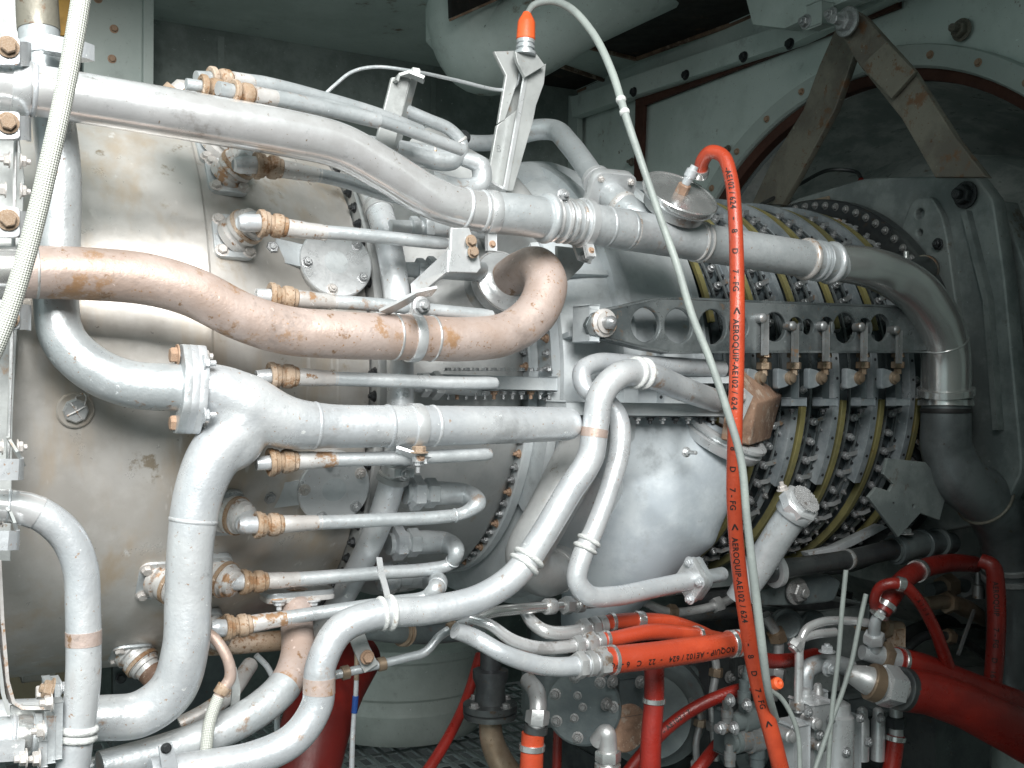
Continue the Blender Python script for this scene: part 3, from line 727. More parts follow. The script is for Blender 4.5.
ring(pa, (572, 222), 14, 3.2, 'steel2', t, 'coupling', 'double'); ring(pa, (586, 224), 5, 4, 'silver2', t, 'coupling_lip')
cp_ = clamp(pa, (584, 223), 9, t, 'alu', lug=(.25, -.3, -1), dr=5)
for x, y in ((605, 227), (626, 230)): ring(pa, (x, y), 5, 1.6, 'silver2', t)
ring(pa, (630, 230), 5, 1.2, 'sleeve', t)
ring(pa, (700, 242), 10, 2.4, 'sleeve', t, 'joint_collar', 'double')
ring(pa, (806, 260), 8, 4, 'sleeve', t, 'joint_collar'); ring(pa, (817, 261), 9, 3, 'silver2', t, 'joint_collar', 'double'); ring(pa, (830, 263), 8, 4.5, 'silver2', t, 'joint_collar')
ring(pa, (20, 88), 17, 2.5, 'alu', t, 'clamp', 'band')
bolt(t, pa.at(pa.near(556, 220))[0]+UP*.034+NN*.02, NN, .008, 'bolt', stub=.8)
# branch pipe joining from above
t, pb = pipe('branch_pipe', 'grey branch pipe coming down from behind the tall bracket into the manifold pipe', 'pipe',
 [(508, 140, .15, 21), (530, 131, .18, 21), (553, 130, .22, 21), (570, 145, .30, 22), (598, 182, .44, 23), (622, 206, .52, 30), (655, 232, .565, 34)], 'silver2', seg=28)
ring(pb, (597, 181), 7, 4, 'alu', t, 'collar', 'band')
l = pb.near(609, 194); p, tt, r = pb.at(l)
xx, yy, _ = basis(tt, UP)
q = rounded([p+xx*.042+yy*.042, p+xx*.042-yy*.042, p-xx*.042-yy*.042, p-xx*.042+yy*.042], .25)
build(plate(q, th=.016, n=tt, bev=.002), 'branch_flange', 'alu', t)
for a, b in ((1, 1), (1, -1), (-1, -1), (-1, 1)): bolt(t, p+(xx*a+yy*b)*.029+tt*.008*-1, -tt, .0075, 'bolt', stub=.6); bolt(t, p+(xx*a+yy*b)*.029+tt*.008, tt, .006, 'sleeve', stub=.6)
ring(pb, (622, 206), 6, 1.5, 'sleeve', t)
# polished elbow
t, pe = pipe('polished_elbow', 'mirror bright polished elbow turning down at the right end of the manifold pipe', 'pipe',
 [(834, 263, .55, 36), (862, 266, .55, 40), (890, 275, .54, 43), (917, 293, .54, 46), (937, 322, .53, 48), (945, 350, .52, 48), (946, 392, .51, 48)], 'chrome', seg=48)
ring(pe, (945, 342), 3, .8, 'chrome', t)
ring(pe, (946, 391), 7, 4, 'chrome', t, 'coupling', 'band')
t, pd = pipe('lower_elbow', 'dull dark elbow below the polished one, turning away into the shadow', 'pipe',
 [(946, 393, .50, 46), (946, 420, .50, 48), (947, 450, .49, 50), (960, 478, .50, 53), (984, 497, .50, 56), (1006, 530, .48, 56), (1014, 590, .46, 54), (1014, 690, .46, 54)], 'darkpipe', seg=40)
for y in (396, 403): ring(pd, (946, y), 6, 3.5, 'chrome', t, 'coupling', 'band')
ring(pd, (946, 410), 4, 1, 'black', t, 'rubber_seal', 'band')
ring(pd, (985, 498), 3, 2.5, 'strut', t); 
for y in (562, 574): ring(pd, (1013, y), 6, 3, 'steel2', t, 'coupling', 'band')
t, pq = pipe('hose_elbow', 'short dark rubber elbow behind the polished elbow on the frame plate', 'pipe',
 [(918, 246, .2, 17), (930, 246, .28, 20), (942, 262, .34, 24), (952, 285, .30, 28), (955, 310, .2, 28)], 'dark', seg=24)
ring(pq, (938, 257), 5, 2.5, 'brass', t, 'clamp', 'band')
t, pq = pipe('short_stub_pipe', 'short dark stub with a pale rim just above the polished elbow', 'pipe',
 [(902, 283, .40, 26), (918, 272, .38, 28), (935, 268, .33, 28)], 'dark', seg=24)
ring(pq, (924, 271), 4, 1.5, 'strut', t, 'rim')
build(lathe(P(906, 266, .42), UP, [(0,.006),(.03,.006),(.032,.004)], 12), 'bright_pin', 'chrome', t)
# pink pipe
t, pp = pipe('pink_pipe', 'thick pinkish brown rusted pipe with an upturned elbow at its right end', 'pipe',
 [(-30, 271, .62, 53), (30, 272, .62, 53), (90, 274, .62, 53), (145, 279, .62, 52), (190, 291, .62, 50), (243, 317, .615, 49), (285, 330, .61, 49), (340, 335, .61, 48), (400, 337, .60, 46), (470, 339, .59, 44), (508, 333, .58, 43), (536, 312, .57, 44), (546, 284, .55, 43), (538, 267, .52, 40), (521, 270, .47, 38), (504, 282, .42, 38)], 'pink', seg=40)
ring(pp, (37, 272), 3, 1, 'steel2', t)
build(sweep(pp, 40, 0, pp.near(18, 272), dr=.003), 'polished_sleeve', 'chrome', t)
for x in (393, 432): ring(pp, (x, 336), 3, 1.4, 'steel2', t)
c_ = clamp(pp, (412, 337), 11, t, 'alu', lug=(.15, -.2, 1))
p, tt, r = pp.at(pp.near(412, 337))
build(strip([P(384, 312, .62), P(400, 304, .64), P(418, 294, .66), P(434, 291, .66)], .026, .004, NN+UP*.4), 'support_tab', 'alu', t)
bolt(t, P(421, 306, .665), NN, .010, 'bolt', stub=.6)
q = P(509, 273, .42); nn = (NN*.75-AX*.62+UP*.12).normalized(); nn = (pp.p[-7]-pp.p[-1]).normalized()
q = pp.p[-1]
build(lathe(q-nn*.02, nn, [(0,.030),(0,.054),(.022,.054),(.024,.051),(.026,.046),(.03,.042),(.034,.036),(.036,.030)], 40), 'end_collar', 'alu', t)
build(lathe(q-nn*.012, nn, [(0,.0545),(0,.0575),(.014,.0575),(.014,.0545),(0,.0545)], 40), 'band_clamp', 'steel2', t)
bb = thing('casing_boss', 'round casing boss that the pink pipe elbow plugs into', 'boss', q-nn*.08)
build(lathe(q-nn*.13, nn, [(0,.06),(.09,.056),(.11,.05)], 36), 'boss_wall', 'case2', bb)
# vertical pipe at left, behind the two manifolds, and the Y
t, pv = pipe('vertical_pipe', 'grey vertical pipe at left passing behind the silver and pink pipes then bending right', 'pipe',
 [(36, -30, .54, 38), (38, 20, .54, 39), (42, 60, .545, 40), (52, 110, .55, 41), (59, 170, .555, 42), (58, 240, .555, 43), (56, 300, .56, 43), (64, 340, .57, 44), (92, 368, .58, 46), (130, 384, .59, 47), (186, 388, .60, 48)], 'silver2', seg=36)
build(sweep(pv, 36, 0, pv.near(40, 30), dr=.001), 'rusty_top', 'strut', t, 'rust stained upper end')
ring(pv, (44, 50), 14, 2, 'silver', t, 'clamp', 'band')
build(strip([P(44, 44, .60), P(66, 48, .60), P(80, 51, .59), P(88, 54, .58)], .02, .02, UP), 'clamp_tab', 'silver', t)
t = thing('y_pipe', 'big silver Y shaped pipe whose lower leg turns down past the drum', 'pipe', P(192, 389, .60))
py_ = Path([(192, 389, .60, 50), (215, 391, .60, 54), (245, 404, .60, 62), (285, 422, .60, 54), (330, 426, .60, 44), (400, 426, .60, 42), (500, 425, .585, 38), (566, 424, .575, 34), (575, 424, .575, 28), (578, 424, .575, 12)])
pl = Path([(262, 410, .595, 50), (240, 428, .60, 56), (215, 455, .60, 54), (199, 492, .60, 49), (191, 540, .60, 46), (188, 600, .59, 46), (186, 645, .59, 46), (172, 690, .58, 47), (140, 714, .57, 46), (100, 718, .57, 45), (0, 722, .56, 44), (-40, 722, .56, 44)])
pg2 = Path([(225, 402, .60, 50), (238, 420, .60, 58), (240, 440, .60, 50), (225, 455, .60, 44)])
build(fuse([sweep(py_, 44), sweep(pl, 44), sweep(pg2, 40)], .0035, 8), 'tube', 'silver', t)
ring(pl, (193, 521), 4, 1.2, 'silver', t)
ring(py_, (315, 426), 4, 1, 'silver', t)
for x in (387, 432): ring(py_, (x, 426), 4, 1.2, 'silver', t)
clamp(py_, (415, 426), 12, t, 'alu', lug=(.1, -.3, -1), dr=2)
build(strip([P(396, 450, .60), P(412, 455, .61), P(428, 458, .61)], .026, .004, NN+UP*.3), 'support_tab', 'alu', t)
bolt(t, P(419, 453, .62), UP, .010, 'fit'); bolt(t, P(418, 461, .62), -UP, .007, 'bolt', stub=1.4)
# flange pair on the Y inlet
for k, (x, m_) in enumerate(((182, 'silver2'), (189, 'silver'), (197, 'silver'))):
    p, tt, r = py_.at(0); xx, yy, _ = basis(tt, UP); c = P(x, 389+k*.3, .60)
    q = rounded([c+xx*a+yy*b for a, b in ((.058,.012),(.058,-.012),(.024,-.042),(-.024,-.042),(-.058,-.012),(-.058,.012),(-.024,.042),(.024,.042))], .2)
    build(plate(q, th=.0085, n=tt, bev=.0015), 'flange_plate', m_, t)
for sg in (1, -1):
    c = P(178, 389-sg*34, .60)
    bolt(t, c, -AX, .0105, 'rbolt', stub=0); bolt(t, P(202, 389-sg*33, .60), AX, .0085, 'sleeve', stub=.6)
    build(lathe(P(178, 389-sg*34, .60), AX, [(0,.005),(.035,.005)], 10), 'stud', 'bolt', t)
    bolt(t, P(203, 389-sg*26, .635), AX, .008, 'silver', stub=1.0)
# bottom left pipe
t, pa = pipe('corner_pipe', 'silver pipe coming in at the left edge and turning down at the bottom left corner', 'pipe',
 [(-30, 507, .70, 31), (8, 506, .70, 32), (38, 513, .70, 33), (66, 535, .70, 34), (80, 566, .70, 34), (83, 610, .70, 34), (83, 680, .70, 34), (78, 725, .70, 33), (70, 790, .70, 32)], 'silver', seg=36)
build(sweep(pa, 36, 0, pa.near(38, 513), dr=.0008), 'polished_end', 'steel', t)
ring(pa, (8, 506), 4, 1.5, 'silver', t)
build(sweep(pa, 36, pa.near(83, 630), pa.near(83, 644), dr=.0005), 'rust_band', 'pink', t, 'rust stained band round the pipe')
for y in (729, 738): ring(pa, (79, y), 8, 4.5, 'tape', t, 'cloth_wrap')
# lower serpentine
t, pa = pipe('serpentine_pipe', 'long silver S shaped pipe winding from the bottom left up past the Y pipe end', 'pipe',
 [(150, 775, .60, 34), (200, 768, .60, 34), (255, 758, .60, 34), (295, 738, .60, 33), (317, 705, .60, 32), (321, 665, .60, 31), (340, 630, .60, 31), (375, 615, .60, 30), (430, 610, .60, 29), (480, 598, .60, 28), (515, 575, .60, 28), (540, 540, .60, 27), (570, 490, .60, 27), (590, 458, .60, 27), (595, 428, .60, 27), (602, 393, .60, 27), (622, 374, .595, 27), (648, 375, .58, 27), (680, 388, .55, 25), (716, 401, .50, 23)], 'silver', seg=36)
build(sweep(pa, 36, pa.near(321, 678), pa.near(321, 694), dr=.0005), 'rust_band', 'pink', t, 'rust stained band round the pipe')
build(sweep(pa, 36, pa.near(594, 438), pa.near(595, 428), dr=.0005), 'rust_band', 'pink', t, 'rust stained band round the pipe')
ring(pa, (383, 614), 5, 3, 'tape', t, 'cloth_wrap'); ring(pa, (391, 613), 6, 4, 'tape', t, 'cloth_wrap')
for x, y in ((524, 565), (530, 557)): ring(pa, (x, y), 6, 4, 'tape', t, 'cloth_wrap')
for x, y in ((636, 374), (643, 375)): ring(pa, (x, y), 6, 3.5, 'tape', t, 'cloth_wrap')
SER = pa
# second loop tube
t, pa = pipe('loop_pipe', 'thinner silver pipe looping behind the serpentine pipe and ending in a square flange', 'pipe',
 [(722, 369, .47, 17), (690, 367, .48, 18), (630, 364, .50, 19), (596, 363, .51, 19), (582, 372, .52, 19), (585, 388, .53, 19), (604, 400, .54, 20), (618, 418, .55, 21), (620, 448, .56, 21), (609, 490, .57, 20), (594, 530, .58, 20), (582, 556, .58, 21), (577, 580, .58, 21), (588, 595, .58, 21), (615, 596, .57, 20), (655, 588, .55, 19), (692, 580, .53, 18)], 'silver', seg=30)
for x, y in ((589, 541), (586, 548)): ring(pa, (x, y), 5, 3, 'tape', t, 'cloth_wrap')
p, tt, r = pa.at(pa.L[-1]); xx, yy, _ = basis(tt, UP)
q = rounded([p+xx*a+yy*b for a, b in ((.046,.0),(0,.036),(-.046,0),(0,-.036))], .25)
build(plate(q, th=.012, n=tt), 'square_flange', 'alu', t)
q = rounded([p+tt*.016+xx*a+yy*b for a, b in ((.044,.0),(0,.034),(-.044,0),(0,-.034))], .25)
build(plate(q, th=.010, n=tt), 'square_flange', 'silver2', t)
for a, b in ((.032, 0), (-.032, 0), (0, .024), (0, -.024)): bolt(t, p+xx*a+yy*b-tt*.006, -tt, .0075, 'silver', stub=.3)
build(sweep(Path([(696, 579, .52, 14), (712, 576, .50, 14), (722, 574, .48, 14)]), 16), 'stub', 'silver2', t)
# pinkish pipe down from the drum underside
t, pa = pipe('drain_pipe', 'pinkish pipe hanging from a small flange under the drum and curving to the lower left', 'pipe',
 [(297, 596, .38, 30), (297, 625, .42, 32), (297, 655, .46, 33), (285, 685, .50, 34), (255, 712, .52, 34), (215, 733, .53, 34), (160, 752, .54, 33), (100, 768, .55, 33)], 'pink', seg=32)
build(sweep(pa, 32, pa.near(285, 686), pa.L[-1], dr=.0005), 'silver_section', 'silver2', t, 'silver painted lower part')
ring(pa, (297, 601), 6, 2, 'fit', t)
for y, m_ in ((591, 'silver2'), (596, 'sleeve')):
    c = P(297, y, .38); q = rounded([c+AX*a+NN*b for a, b in ((.055,.03),(.055,-.03),(-.055,-.03),(-.055,.03))], .2)
    build(plate(q, th=.006, n=UP), 'flange_plate', m_, t)
for x in (279, 313): bolt(t, P(x, 600, .41), -UP, .0085, 'silver', stub=.8)
# grey manifold hoop round the engine
t, pa = pipe('hoop_manifold', 'grey tubular hoop running down around the engine behind the thin rusty rods', 'pipe',
 [(352, 160, .30, 24), (366, 180, .36, 26), (382, 220, .43, 27), (392, 262, .47, 27), (398, 310, .50, 27), (400, 360, .515, 27), (400, 410, .515, 27), (398, 450, .50, 27), (390, 490, .48, 27), (374, 535, .43, 26), (352, 580, .36, 25), (325, 625, .28, 24), (300, 655, .2, 24)], 'silver', seg=32)
ring(pa, (394, 469), 16, 1.6, 'steel2', t, 'band_clamp', 'double'); ring(pa, (393, 478), 6, 3, 'case2', t, 'rubber_cuff', 'band')
bolt(t, P(404, 474, .54), NN, .008, 'bolt', stub=.8); build(box(P(402, 473, .535), AX*.016, NN*.008, UP*.006), 'clamp_lug', 'alu', t)
ring(pa, (378, 208), 12, 1.6, 'steel2', t, 'band_clamp', 'double')
# wide dark ducts under the middle
t, pa = pipe('bleed_duct', 'wide dull grey duct slanting down behind the serpentine pipe', 'duct',
 [(592, 430, .42, 50), (572, 470, .45, 48), (548, 515, .46, 46), (528, 555, .44, 46), (545, 575, .40, 44), (562, 566, .36, 42)], 'case2', seg=36)
ring(pa, (556, 572), 6, 2, 'case2', t, 'collar', 'band')
# ================================================================ FUEL NOZZLES AND RODS
ROD = [  # stud, rod start, rod points, r, label
 ((216, 152), None, None, None, 'fuel nozzle half hidden under the silver manifold pipe'),
 ((226, 178), (246, 165), [(262, 166), (300, 172), (340, 180), (380, 193), (430, 206)], .60, 'top uncovered'),
 ((233, 238), (250, 223), [(266, 224), (300, 230), (350, 234), (400, 239), (448, 244)], .60, 'second'),
 (None, (262, 295), [(276, 297), (320, 301), (380, 305), (440, 311), (494, 316)], .58, 'third'),
 (None, (262, 377), [(277, 376), (320, 378), (400, 381), (450, 383), (498, 383)], .57, 'fourth'),
 (None, (262, 464), [(276, 462), (320, 460), (400, 458), (450, 456), (492, 454)], .60, 'fifth'),
 ((222, 512), (250, 525), [(262, 525), (310, 523), (380, 520), (440, 517), (464, 513), (477, 504), (466, 495), (440, 493), (405, 493)], .56, 'sixth'),
 ((210, 572), (236, 582), [(248, 582), (300, 579), (380, 573), (430, 569), (450, 564), (456, 552), (445, 543), (425, 542), (388, 544)], .53, 'seventh'),
 ((200, 622), (222, 628), [(232, 627), (280, 619), (340, 610), (395, 602), (425, 597), (436, 588), (426, 578), (408, 576), (378, 580)], .60, 'eighth'),
]
LBR = {'top uncovered': 'rusty jointed fuel rod just below the silver manifold pipe', 'second': 'rusty jointed fuel rod ending at the bracket with two rusty bolts',
 'third': 'rusty jointed fuel rod just above the pink pipe', 'fourth': 'rusty jointed fuel rod between the pink pipe and the Y pipe',
 'fifth': 'rusty jointed fuel rod running just under the Y pipe', 'sixth': 'rusty jointed fuel rod with the upper of three hairpin ends',
 'seventh': 'rusty jointed fuel rod with the middle of three hairpin ends', 'eighth': 'rusty jointed fuel rod with the lowest hairpin end, above the serpentine pipe'}
LBN = {'top uncovered': 'rusty fuel nozzle on the drum directly under the silver manifold pipe', 'second': 'rusty fuel nozzle above the pink pipe on the drum',
 'sixth': 'rusty fuel nozzle right of the Y pipe leg, at its upper bend', 'seventh': 'rusty fuel nozzle right of the Y pipe leg, halfway down', 'eighth': 'lowest rusty fuel nozzle right of the Y pipe leg'}
def nozzle(x, y, lab, tip=None, dirn=None, mm='sleeve'):
    c = R(x, y, .497); n_ = rad_n(c); a_ = (dirn or (n_+AX*.62+UP*.25)).normalized()
    nz = thing('fuel_nozzle', lab, 'fuel nozzle', c, 'fuel nozzles round the drum')
    xx, yy, _ = basis(n_, UP)
    q = rounded([c+n_*.002+xx*a+yy*b for a, b in ((.036,.03),(.036,-.03),(-.036,-.03),(-.036,.03))], .25)
    build(plate(q, th=.008, n=n_), 'base_plate', 'silver2', nz)
    for a, b in ((.026,.02),(-.026,-.02),(-.026,.02)): bolt(nz, c+xx*a+yy*b+n_*.006, n_, .0075, 'sleeve')
    b_ = build(lathe(c, a_, [(0,.029),(.010,.029),(.012,.025),(.017,.0245),(.019,.028),(.025,.028),(.026,.026),(.033,.026),(.034,.024),(.040,.024),(.041,.021),(.048,.020),(.051,.014)], 32), 'boss', 'sleeve', nz)
    build(lathe(c+a_*.026, a_, [(0,.0245),(0,.0285),(.006,.0285),(.006,.0245),(0,.0245)], 32), 'rust_ring', 'fit', b_)
    if tip:
        te = R(tip[0], tip[1], tip[2])
        s0 = c+a_*.046
        kn = R(tip[0]-6, tip[1], tip[2])
        build(sweep(Path([], world=[(s0, .014), (s0.lerp(kn, .6), .013), (kn, .012)], n=6), 18), 'elbow', 'silver2', nz)
        build(sweep(Path([], world=[(kn-(te-kn).normalized()*.008, .009), (kn, .0125), (te, .0125), (te+(te-kn).normalized()*.02, .0125)], n=3), 18), 'elbow_tip', 'silver', nz)
    return nz
for stud, st_, pts, rr, lab in ROD:
    if stud: nozzle(*stud, LBN.get(lab, lab), (st_[0], st_[1], rr) if st_ else None)
    if not pts: continue
    w0 = 15
    ctl = [(st_[0]-6, st_[1], rr, 12)]+[(x, y, rr-((.12 if 'eig' in lab else .05) if i > 5 else 0)*(1 if len(pts) > 6 else 0), w0-2.2*min(i/4, 1) if i < 5 else ((13, 17, 22, 24, 22)[min(i-4, 4)] if len(pts) > 6 else 12.5)) for i, (x, y) in enumerate(pts)]
    pr = Path(ctl, 'r')
    if len(pts) < 7: pr.r[-1] *= .45; pr.r[-2] *= .86; pr.p[-2] = pr.p[-1].lerp(pr.p[-2], .45)
    tr = thing('fuel_rod', LBR[lab], 'fuel rod', pr.p[0], 'jointed fuel rods')
    build(sweep(pr, 22), 'rod', 'silver2', tr)
    if stud is None: build(sweep(pr, 20, 0, pr.near(*pts[0]), dr=.0008), 'rod_tip', 'silver', tr)
    l0 = pr.near(*pts[0]); r0 = pr.at(l0)[2]; k = P(pts[0][0], 300, .6).y/F
    prof = [(l0-3*k, r0), (l0-7*k, 9*k), (l0-8*k, 13.5*k), (l0-7*k, 14.6*k), (l0-3*k, 14.6*k), (l0-2*k, 13.4*k), (l0+2*k, 12.6*k), (l0+3*k, 10.4*k), (l0+6*k, 9.8*k), (l0+7*k, 12*k), (l0+10*k, 12.8*k), (l0+16*k, 12.4*k), (l0+17.5*k, 10.8*k), (l0+21*k, 10.4*k), (l0+22*k, 9.2*k), (l0+23*k, r0)]
    build(sweep(pr, 28, prof=prof), 'bellows_joint', 'fit', tr)
    prof = [(l0+22*k, r0), (l0+22*k, 9.6*k), (l0+40*k, 9.2*k), (l0+41*k, 8.8*k), (l0+58*k, 8.4*k), (l0+62*k, 7.4*k), (l0+64*k, r0)]
    build(sweep(pr, 24, prof=prof), 'end_sleeve', 'sleeve', tr)
    if len(pts) > 6:
        q, tt, r_ = pr.at(pr.L[-1]-.012)
        build(sweep(pr, prof=[(pr.L[-1]-.055, .018), (pr.L[-1]-.051, .024), (pr.L[-1]-.035, .024), (pr.L[-1]-.031, .017)], hexa=True), 'union_nut', 'silver2', tr, sharp=20)
        build(sweep(pr, prof=[(pr.L[-1]-.029, .017), (pr.L[-1]-.026, .028), (pr.L[-1]-.010, .028), (pr.L[-1]-.006, .017)], hexa=True), 'union_nut', 'silver', tr, sharp=20)
        ring(pr, pr.near(*pts[5]) if False else pr.near(455, pts[4][1]), 3, 1.2, 'silver2', tr)
nozzle(158, 578, 'fuel nozzle on the drum left of the Y pipe leg, pointing away', None, None)
nz = nozzle(130, 650, 'rust brown capped nozzle at the lower edge of the drum', None, (NN*.5+AX*.45-UP*.55))
c = R(130, 650, .497); a_ = (NN*.5+AX*.45-UP*.55).normalized()
build(lathe(c+a_*.04, a_, [(0,.020),(.03,.020),(.032,.024),(.075,.024),(.078,.018)], 24), 'rusty_cap', 'rust', nz)
# rods with hex unions behind the hoop
for (x, y, m_, lab) in ((404, 226, 'silver2', 'hex union on the hoop manifold level with the two bolt bracket'), (410, 268, 'silver2', 'hex union on the hoop manifold just above the pink pipe clamp'), (415, 383, 'alu', 'hex union on the hoop manifold left of the row of flange bolts')):
    pu = Path([(x-14, y+1, .47, 15), (x+30, y+3, .47, 16), (x+60, y+4, .44, 18), (x+82, y+2, .38, 20)], 'h')
    tu = thing('pipe_union', lab, 'pipe union', pu.p[0], 'pipe unions on the hoop manifold')
    build(sweep(pu, 20), 'stub', 'silver2', tu)
    ring(pu, (x+10, y+1), 9, 4, m_, tu, 'union_nut', 'hex'); ring(pu, (x+21, y+2), 9, 6, m_, tu, 'union_nut', 'hex')
# bundle of rods at the top left above the manifold pipe
TOP = [([(196, 78), (214, 79), (260, 84), (320, 98), (380, 116), (420, 132)], .57, 17, 'uppermost rusty fuel rod in the bundle above the silver manifold pipe'),
 ([(186, 84), (205, 87), (260, 98), (330, 106), (390, 124), (440, 142), (462, 150)], .60, 14, 'middle rusty fuel rod in the bundle above the silver manifold pipe'),
 ([(218, 88), (236, 92), (290, 101), (340, 112), (378, 121)], .63, 17, 'nearest rusty fuel rod in the bundle above the silver manifold pipe')]
for pts, rr, w, lab in TOP:
    pr = Path([(x, y, rr-.35*max(0, (x-200))/900, w*(1 if i > 1 else .85)*(1-.12*(i > 2))) for i, (x, y) in enumerate(pts)], 'h')
    tr = thing('fuel_rod', lab, 'fuel rod', pr.p[0], 'jointed fuel rods')
    build(sweep(pr, 22), 'rod', 'silver2', tr)
    l0 = pr.near(*pts[1]); k = pr.p[0].y/F; r0 = pr.at(l0)[2]
    prof = [(l0-2*k, r0), (l0-5*k, 8*k), (l0-5*k, 11.4*k), (l0-4*k, 12.6*k), (l0, 12.4*k), (l0+1*k, 10.8*k), (l0+4*k, 9*k), (l0+6*k, 8.8*k), (l0+7*k, 10.6*k), (l0+10*k, 11.2*k), (l0+16*k, 10.8*k), (l0+17*k, 9.3*k), (l0+21*k, r0)]
    build(sweep(pr, 26, prof=prof), 'bellows_joint', 'fit', tr)
    prof = [(l0+20*k, r0), (l0+20*k, 9.2*k), (l0+50*k, 8.4*k), (l0+62*k, 6.4*k)]
    build(sweep(pr, 22, prof=prof), 'end_sleeve', 'sleeve', tr)
for (x, y, h, lab) in ((188, 90, .30, 'rusty nozzle head at the left end of the rod bundle above the manifold pipe'), (206, 96, .34, 'rusty nozzle head peeping over the silver manifold pipe')):
    c = P(x, y, h+.2); a_ = (NN*.2+UP*.6+AX*.5).normalized()
    nz = thing('fuel_nozzle', lab, 'fuel nozzle', c, 'fuel nozzles round the drum')
    build(lathe(c-a_*.05, a_, [(0,.026),(.02,.026),(.024,.022),(.05,.020),(.056,.013)], 24), 'boss', 'sleeve', nz)
    build(lathe(c-a_*.02, a_, [(0,.022),(0,.027),(.008,.027),(.008,.022),(0,.022)], 24), 'rust_ring', 'fit', nz)
# hairpin ends at the top (flat lobes)
for pts, lab in (([(400, 108), (428, 120), (450, 130), (462, 145), (452, 160), (425, 158), (395, 150)], 'upper hairpin tube end between the bent bracket and the tall bracket'),
                 ([(330, 136), (370, 142), (420, 150), (458, 158), (480, 166), (480, 184), (460, 188), (430, 180)], 'lower hairpin tube end resting against the silver manifold pipe')):
    pr = Path([(x, y, .42, 13 if i < 4 else 20) for i, (x, y) in enumerate(pts)])
    tr = thing('hairpin_tube', lab, 'tube', pr.p[0], 'hairpin tube ends at the top'); build(sweep(pr, 22), 'tube', 'silver2', tr)
    ring(pr, pr.L[-1]*.45, 3, 1.2, 'sleeve', tr)
# thin pipe behind with couplings
t, pa = pipe('cross_pipe', 'small silver pipe with couplings passing behind the foot of the tall bracket', 'pipe',
 [(425, 132, .10, 16), (455, 141, .10, 16), (490, 143, .10, 16), (520, 138, .10, 18)], 'silver2')
ring(pa, (446, 139), 8, 2, 'steel2', t, 'coupling', 'double'); ring(pa, (460, 142), 5, 2.5, 'alu', t, 'clamp', 'band')
build(plate([P(x, y, .14) for x, y in ((450, 134), (462, 135), (459, 158), (454, 158))], th=.004), 'clamp_lug', 'alu', t); bolt(t, P(464, 137, .16), NN, .010, 'dbolt')
# curved duct shoulder at top middle
t, pa = pipe('shoulder_duct', 'smooth grey duct shoulder beneath the hairpin tubes and the manifold pipe', 'duct',
 [(420, 150, .18, 50), (455, 175, .24, 60), (495, 205, .30, 70), (520, 240, .36, 70)], 'case2', seg=40)
# capillary wire arcing over the rods
t, pa = pipe('capillary_wire', 'thin bent wire arching from the rods over to the tall bracket', 'wire',
 [(317, 102, .45, 3.6), (335, 85, .45, 3.6), (352, 72, .45, 3.6), (375, 67, .45, 3.6), (412, 71, .45, 3.6), (455, 80, .42, 3.8), (500, 90, .40, 3.8), (513, 88, .40, 3.8), (519, 78, .40, 3.8), (518, 66, .40, 3.8)], 'silver2', seg=10)
# ================================================================ BRACKETS
def mplate(name, label, polys, m, cat='bracket', th=.006, **kw):
    t = thing(name, label, cat, P(*polys[0][1][0], polys[0][2]), kw.get('group'))
    for nm, pts, h in polys:
        hh = h if isinstance(h, (list, tuple)) else [h]*len(pts)
        w = [P(x, y, q) for (x, y), q in zip(pts, hh)]
        if isinstance(h, (list, tuple)):
            n_ = (w[1]-w[0]).cross(w[2]-w[0]).normalized()
            mb = MB(); k = len(w); mb.add([q+n_*th/2 for q in w]+[q-n_*th/2 for q in w], [tuple(range(k)), tuple(range(k, 2*k))]+[(i, (i+1) % k, k+(i+1) % k, k+i) for i in range(k)])
            build(mb, nm, m, t)
        else: build(plate(w, th=th), nm, m, t)
    return t
t = mplate('bent_bracket', 'bent grey strap bracket holding the capillary wire above the rods', [
 ('upright', [(391, 78), (410, 76), (393, 150), (374, 146)], .44), ('side', [(410, 76), (416, 80), (397, 152), (392, 148)], [.44, .42, .42, .44])], 'brk')
build(strip([P(395, 82, .45), P(399, 75, .45), P(410, 74, .46), P(424, 80, .47)], .02, .005, NN), 'cap', 'brk', t)
build(lathe(P(412, 72, .455), AX, [(0,.006),(.001,.0075),(.011,.0075),(.012,.006)], 14), 'wire_clip', 'tape', t)
TB = .40
t = mplate('tall_bracket', 'tall folded grey bracket standing up beside the manifold pipe, carrying the orange connector', [
 ('left_wing', [(493, 52), (516, 51), (519, 58), (516, 84), (504, 120), (497, 124), (505, 76)], TB+.002),
 ('recess_web', [(512, 58), (528, 66), (520, 116), (498, 124), (508, 90)], TB-.022),
 ('face', [(496, 126), (503, 120), (519, 108), (521, 112), (507, 189), (486, 183)], TB),
 ('right_flange', [(524, 77), (545, 64), (543, 84), (535, 106), (532, 122), (512, 191), (504, 191), (518, 112)], TB+.014),
 ('top_cap', [(514, 52), (536, 55), (544, 66), (524, 78), (516, 62)], TB+.03)], 'brk')
build(strip([P(525, 78, TB+.020), P(519, 112, TB+.020), P(505, 190, TB+.020)], .006, .006, AX), 'fold_highlight', 'alu', t)  # brighter strip laid along the fold as a painted edge highlight
build(strip([P(480, 178, TB), P(492, 186, TB), P(505, 193, TB+.01)], .02, .005, NN+UP*.3), 'foot', 'alu', t)
tx = bpy.data.curves.new('tmp', 'FONT'); tx.body = 'B'; tx.size = .018; ob = bpy.data.objects.new('tmp', tx); C.objects.link(ob)
me = bpy.data.meshes.new_from_object(ob.evaluated_get(bpy.context.evaluated_depsgraph_get())); c0 = P(496, 152, TB+.0042)
build(MB().add([c0+AX*v.co.x+UP*v.co.y for v in me.vertices], [tuple(p.vertices) for p in me.polygons]), 'stamped_letter', 'ink', t)
bpy.data.objects.remove(ob)
